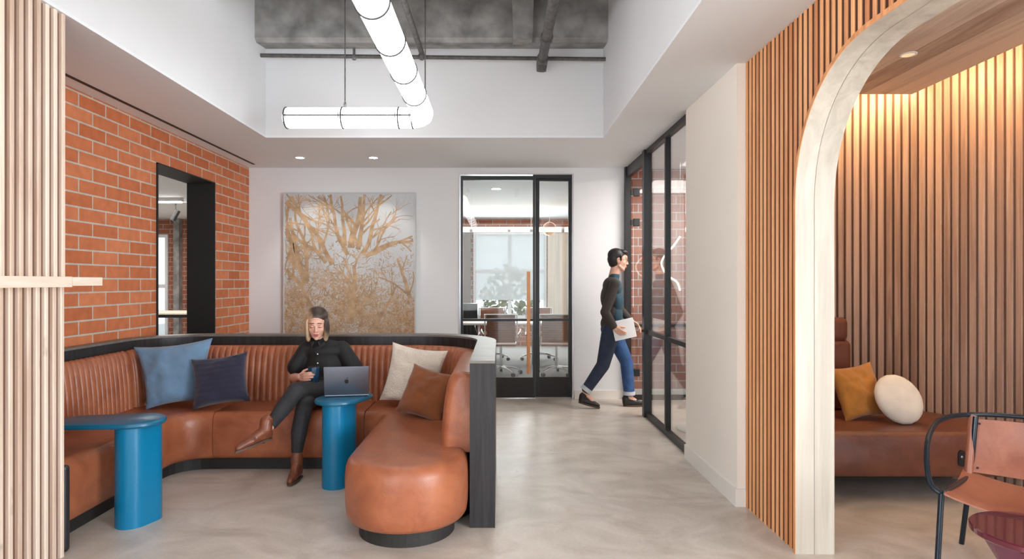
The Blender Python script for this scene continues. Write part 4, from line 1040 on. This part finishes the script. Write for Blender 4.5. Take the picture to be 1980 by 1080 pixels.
for i in range(17):
    t = -PI/2+PI*i/16; prf.append((max(.001, .158*abs(math.cos(t))**.7), .058*math.sin(t)))
rings = []
for r_, z in prf:
    rings.append([(r_*(1+.006*math.sin(18*2*PI*i/60)*(r_/.158)**6)*math.cos(2*PI*i/60)*.93, r_*(1+.006*math.sin(18*2*PI*i/60)*(r_/.158)**6)*math.sin(2*PI*i/60)*1.08, z) for i in range(60)])
rp_.loft(rings)
tag(xf(rp_, Mx).build('pillow', fabric('cream_canvas', (.74, .67, .58, 1)), None, True, 60), 'round cream pillow leaning against the mustard pillow', 'pillow', 'pillows on the alcove bench')

# lounge chair
CH = empty('lounge_chair', (2.45, 2.87, 0), 'lounge chair with black tubular ring frame and tan leather sling seat', 'chair')
fvec = V(-.707, -.707, 0); svec = V(.707, -.707, 0); CC = V(2.455, 2.865, 0)
def LC(f_, s_, z): return CC+fvec*f_+svec*s_+V(0, 0, z)
ring_pts = [LC(.27, -.30, .415), LC(.25, -.345, .45), LC(.16, -.375, .55), LC(.03, -.385, .64), LC(-.14, -.36, .69), LC(-.30, -.24, .705), LC(-.37, 0, .71), LC(-.30, .24, .705), LC(-.14, .36, .69), LC(.03, .385, .64), LC(.16, .375, .55), LC(.25, .345, .45), LC(.27, .30, .415)]
tubeM = simple('black_blue_tube', (.012, .02, .03, 1), .25, .3)
MB().tube(smoothpath(ring_pts, 8), .0125, 12).build('ring_frame', tubeM, CH, True)
for s_ in (-1, 1):
    MB().tube([LC(.25, .30*s_, .425), LC(.285, .315*s_, .0)], .0125, 12).build('leg', tubeM, CH, True)
    MB().tube([LC(-.26, .24*s_, .70), LC(-.22, .255*s_, .42), LC(-.33, .31*s_, .0)], .0125, 12).build('leg', tubeM, CH, True)
    MB().tube([LC(.26, .29*s_, .42), LC(-.22, .255*s_, .40)], .0115, 12).build('side_rail', tubeM, CH, True)
st = MB(); rings = []
for i in range(13):
    f_ = .285-.50*i/12; rings.append([])
    for j in range(15):
        s_ = -1+2*j/14; z = .435-.045*(1-s_*s_)-.03*math.sin(PI*i/12)+(.0 if i else -.012)
        rings[-1].append(tuple(LC(f_, s_*.285, z)))
lay = rings; thick = [[(p_[0], p_[1], p_[2]-.008) for p_ in r_] for r_ in rings]
st.loft([a+b_[::-1] for a, b_ in zip(lay, thick)]); st.build('seat_sling', M['leatherC'], CH, True, 50)
st = MB(); rings = []
for i in range(13):
    s_ = -.25+.5*i/12; a = s_/.25
    top = LC(-.275-.07*(1-a*a), s_, .685); bot = LC(-.205-.03*(1-a*a), s_*1.02, .425)
    r_ = [tuple(top.lerp(bot, j/8)+fvec*-.02*math.sin(PI*j/8)) for j in range(9)]
    rings.append(r_+[tuple(Vector(q)+fvec*.008) for q in r_[::-1]])
st.loft(rings); bs = st.build('back_sling', M['leatherC'], CH, True, 50)
for s_ in (-1, 1):
    MB().tube([LC(-.285, .255*s_, .70), LC(-.20, .262*s_, .415)], .019, 12).build('sling_sleeve', M['leatherC'], CH, True)
    for z, f_ in ((.665, -.272), (.45, -.208)):
        MB().sphere(LC(f_+.006, .225*s_, z), .0055).build('stud', M['black'], bs, True)

# burgundy side table
BT = empty('side_table', (2.05, 2.35, 0), 'burgundy conical side table in front of the lounge chair', 'side table')
bur = simple('burgundy_lacquer', (.09, .006, .018, 1), .12, coat=.6)
MB().lathe([(.215, .425), (.22, .43), (.22, .448), (.216, .452), (.0005, .452)], (2.05, 2.35, 0), 56).build('table_top', bur, BT, True, 30)
MB().lathe([(.19, .425), (.055, .18), (.05, .12), (.13, .012), (.14, 0)], (2.05, 2.35, 0), 48).build('cone_base', simple('burgundy_shell', (.12, .025, .05, 1), .25), BT, True, 30)

# ------------------------------------------------------------------ glass room things
lamp = empty('squiggle_lamp', (1.86, 6.8, 1.4), 'wavy glowing tube lamp hanging behind the glass partition', 'lamp')
pix = [(1315, 457), (1301, 478), (1286, 494), (1278, 508), (1283, 524), (1298, 537), (1311, 546), (1315, 561)]
lp = [((x-966)*6.75/1200, 6.75+.03*math.sin(i*1.3), 1.4+(544-y)*6.75/1200) for i, (x, y) in enumerate(pix)]
MB().tube(smoothpath(lp, 8), .008, 12).build('glow_tube', M['glow'], lamp, True)
MB().tube([lp[0], (lp[0][0], lp[0][1], H)], .002, 6).build('cord', M['steel'], lamp)
ft = empty('pedestal_table', (1.97, 5.87, 0), 'small pedestal table with round pale base behind the glass partition', 'table')
MB().lathe([(.29, 0), (.29, .012), (.28, .018), (.03, .03)], (1.97, 5.87, 0), 48).build('base', M['base'], ft, True)
MB().lathe([(.03, .02), (.03, .70)], (1.97, 5.87, 0), 20).build('column', M['steel'], ft, True)
MB().lathe([(.19, .70), (.2, .705), (.2, .72), (.001, .72)], (1.97, 5.87, 0), 40).build('table_top', M['base'], ft, True)

# ------------------------------------------------------------------ meeting room
mt = empty('conference_table', (-.1, 10.3, 0), 'long pale conference table in the meeting room', 'table')
MB().bbox(-1.35, .95, 9.95, 10.75, .70, .735, .01).build('table_top', M['base'], mt)
for x in (-1.1, .6): MB().box(x-.05, x+.05, 10.05, 10.65, 0, .70).build('leg', M['blackmatt'], mt)
def office_chair(loc, rz, label, leatherm):
    r_ = empty('office_chair', (0, 0, 0), label, 'chair', 'ribbed leather chairs in the meeting room')
    lm = leatherm
    mb = MB(); ringsb = []
    for i in range(41):
        t = i/40; z = .50+t*.42; y = -.20-.06*t+.02*math.sin(PI*t); rb = .006*abs(math.sin(PI*t*12))
        ringsb.append([(x, y+rb+(.03*(x/.21)**2), z) for x in (-.21, -.1, 0, .1, .21)]+[(x, y-.012-rb+(.03*(x/.21)**2), z) for x in (.21, .1, 0, -.1, -.21)])
    mb.loft(ringsb); mb.build('backrest', lm, r_, True, 60)
    mb = MB(); rs = []
    for i in range(31):
        t = i/30; y = -.20+t*.43; z = .47+.01*math.sin(PI*t*2)+.006*abs(math.sin(PI*t*10))
        rs.append([(x, y, z) for x in (-.22, 0, .22)]+[(x, y, z-.025) for x in (.22, 0, -.22)])
    mb.loft(rs); mb.build('seat', lm, r_, True, 60)
    for sx in (-1, 1):
        MB().tube(smoothpath([(.235*sx, -.27, .92), (.235*sx, -.24, .70), (.235*sx, -.20, .48), (.235*sx, .0, .46), (.235*sx, .23, .46)], 5), .011, 8).build('frame', M['chrome'], r_, True)
        MB().tube(smoothpath([(.245*sx, .10, .47), (.29*sx, .10, .58), (.29*sx, .05, .67), (.29*sx, -.12, .67), (.25*sx, -.22, .62)], 5), .010, 8).build('armrest', M['chrome'], r_, True)
    MB().tube([(-.235, -.27, .915), (.235, -.27, .915)], .010, 8).build('crossbar', M['chrome'], r_, True)
    MB().lathe([(.03, .09), (.03, .25), (.02, .25), (.02, .45)], (0, 0, 0), 16).build('column', M['chrome'], r_, True)
    for k_ in range(5):
        a = 2*PI*k_/5+.3; dx, dy = math.cos(a), math.sin(a)
        lg_ = MB().tube([(0, 0, .12), (dx*.16, dy*.16, .11), (dx*.31, dy*.31, .075)], [.02, .016, .011], 8).build('leg', M['chrome'], r_, True)
        MB().tube([(dx*.31-dy*.02, dy*.31+dx*.02, .03), (dx*.31+dy*.02, dy*.31-dx*.02, .03)], .03, 14).build('caster', M['black'], lg_, True)
    return r_
lth = leather('ribbed_brown_leather', (.26, .10, .05, 1), (.16, .055, .03, 1), .4)
oc = office_chair((0, 0, 0), 0, 'brown ribbed office chair facing the table, behind the wide sliding door', lth)
spots_ = [(.02, 9.35, 0, None), (.86, 9.35, -8, 'brown ribbed office chair facing the table, behind the narrow door panel'), (-.14, 11.1, 180, 'brown ribbed office chair on the far side of the table, behind the wide sliding door'), (.70, 11.1, 176, 'brown ribbed office chair on the far side of the table, behind the pull bar')]
chairs = [oc]+[copy_tree(oc) for _ in range(3)]
for o, (x, y, a, lab) in zip(chairs, spots_):
    o.location = (x, y, 0); o.rotation_euler = (0, 0, math.radians(a))
    if lab: o['label'] = lab
cab = empty('cabinet', (-1.1, 12.0, 0), 'low black slatted cabinet at the left of the meeting room', 'cabinet')
MB().box(-1.48, -.42, 11.8, 12.2, 0, .98).build('body', M['black'], cab)
for i in range(12): pass
fr_ = MB()
for i in range(14): fr_.box(-1.47+i*.075, -1.42+i*.075, 11.78, 11.8, .05, .80)
fr_.build('slatted_front', M['blackmatt'], cab)
ln = empty('linear_light', (0, 12.2, 2.3), 'long glowing linear light across the meeting room', 'light')
for a, b_ in ((-1.40, -.56), (-.50, .15), (.20, .56), (.62, 1.15), (1.21, 1.65)):
    MB().tube([(a, 11.6, 2.37), (b_, 11.6, 2.37)], .045, 14).build('diffuser', M['glow'], ln, True)
for x in (-.53, .175, .59, 1.18):
    MB().tube([(x-.03, 11.6, 2.37), (x+.03, 11.6, 2.37)], .05, 14).build('coupling', M['steel'], ln, True)
for x in (-.53, .59): MB().tube([(x, 11.6, 2.42), (x, 11.6, H)], .006, 6).build('suspension_rod', M['steel'], ln)
for (x, y, lab) in ((-.05, 9.1, 'round recessed lamp in the meeting room ceiling, nearest the door'), (-.03, 12.5, 'round recessed lamp in the meeting room ceiling, nearest the window')):
    downlight(x, y, H, lab, 0, .07, group='meeting room ceiling lamps')
fp = empty('floor_box', (.1, 9.0, 0), 'small blue box on the meeting room floor beside the pull bar', 'box')
MB().bbox(.02, .14, 8.6, 8.68, 0, .06, .008).build('box_body', simple('box_blue', (.03, .12, .3, 1), .5), fp)

gp = empty('globe_pendant', (.91, 11.3, 2.36), 'amber glass globe pendant beside the linear light in the meeting room', 'light')
MB().sphere((.91, 11.3, 2.36), .125, 28, 18).build('globe', glass('amber_glass', (.95, .72, .5)), gp, True)
MB().sphere((.91, 11.3, 2.36), .03).build('bulb', M['glow'], gp, True)
MB().tube([(.91, 11.3, 2.48), (.91, 11.3, H)], .005, 6).build('cord', M['steel'], gp)

# ------------------------------------------------------------------ left room
ll = empty('linear_light', (-5.5, 10.1, 2.68), 'slim linear ceiling light in the room beyond the brick opening', 'light')
MB().box(-5.75, -5.18, 10.07, 10.13, 2.68, 2.70).build('diffuser', M['lamp'], ll)
MB().box(-5.77, -5.16, 10.06, 10.14, 2.70, H).build('housing', M['white'], ll)
ts = empty('track_spotlight', (-5.45, 10.5, 2.5), 'black track spotlight in the room beyond the brick opening', 'spotlight')
MB().box(-6.6, -4.4, 10.48, 10.52, H-.03, H).build('track', M['white'], ts)
MB().tube([(-5.48, 10.5, H-.02), (-5.48, 10.5, 2.58)], .01, 8).build('stem', M['black'], ts)
MB().tube([(-5.44, 10.5, 2.60), (-5.51, 10.46, 2.43)], .04, 16).build('lamp_head', M['black'], ts, True)
dt = empty('desk', (-6.3, 11.8, 0), 'pale topped desk with black edge beyond the brick opening', 'desk')
MB().box(-7.6, -5.15, 11.3, 12.3, .80, .83).build('desk_top', M['lboard'], dt)
MB().box(-7.6, -5.15, 11.32, 12.28, .74, .80).build('desk_frame', M['black'], dt)
for x in (-7.5, -5.2):
    MB().box(x-.03, x+.03, 11.4, 12.2, 0, .74).build('leg', M['white'], dt)

# shrubs outside the meeting room window
sh_m = simple('shrub_leaves', (.16, .20, .05, 1), .8, var=.5, scale=6)
for i, (x, y, r_) in enumerate(((-1.6, 18.5, .85), (.3, 19.0, .9), (2.2, 18.6, .85))):
    mb = MB(); rr = random.Random(i)
    for k_ in range(500):
        d = Vector((rr.gauss(0, 1), rr.gauss(0, 1), rr.gauss(0, 1))).normalized(); q = Vector((x, y, .9))+Vector((d.x*r_, d.y*r_*.7, d.z*1.0))*rr.uniform(.75, 1)
        u = Vector((rr.gauss(0, 1), rr.gauss(0, 1), rr.gauss(0, 1))).normalized()*.12; v_ = u.cross(d).normalized()*.07
        mb.add([q-u, q+v_, q+u, q-v_], [(0, 1, 2, 3)])
    root = empty('shrub', (x, y, -.1), ['left shrub', 'middle tall shrub', 'right shrub'][i]+' outside the meeting room window', 'shrub', 'shrubs outside the window')
    mb.build('foliage', sh_m, root)
    MB().tube([(x, y, -.1), (x, y, .9)], .05, 8).build('stem', M['pipe'], root)
struct(MB().box(-12, 8, 13.8, 24, -.2, -.1).build('floor', simple('outdoor_paving', (.5, .5, .47, 1), .9)), 'pale ground outside the windows')
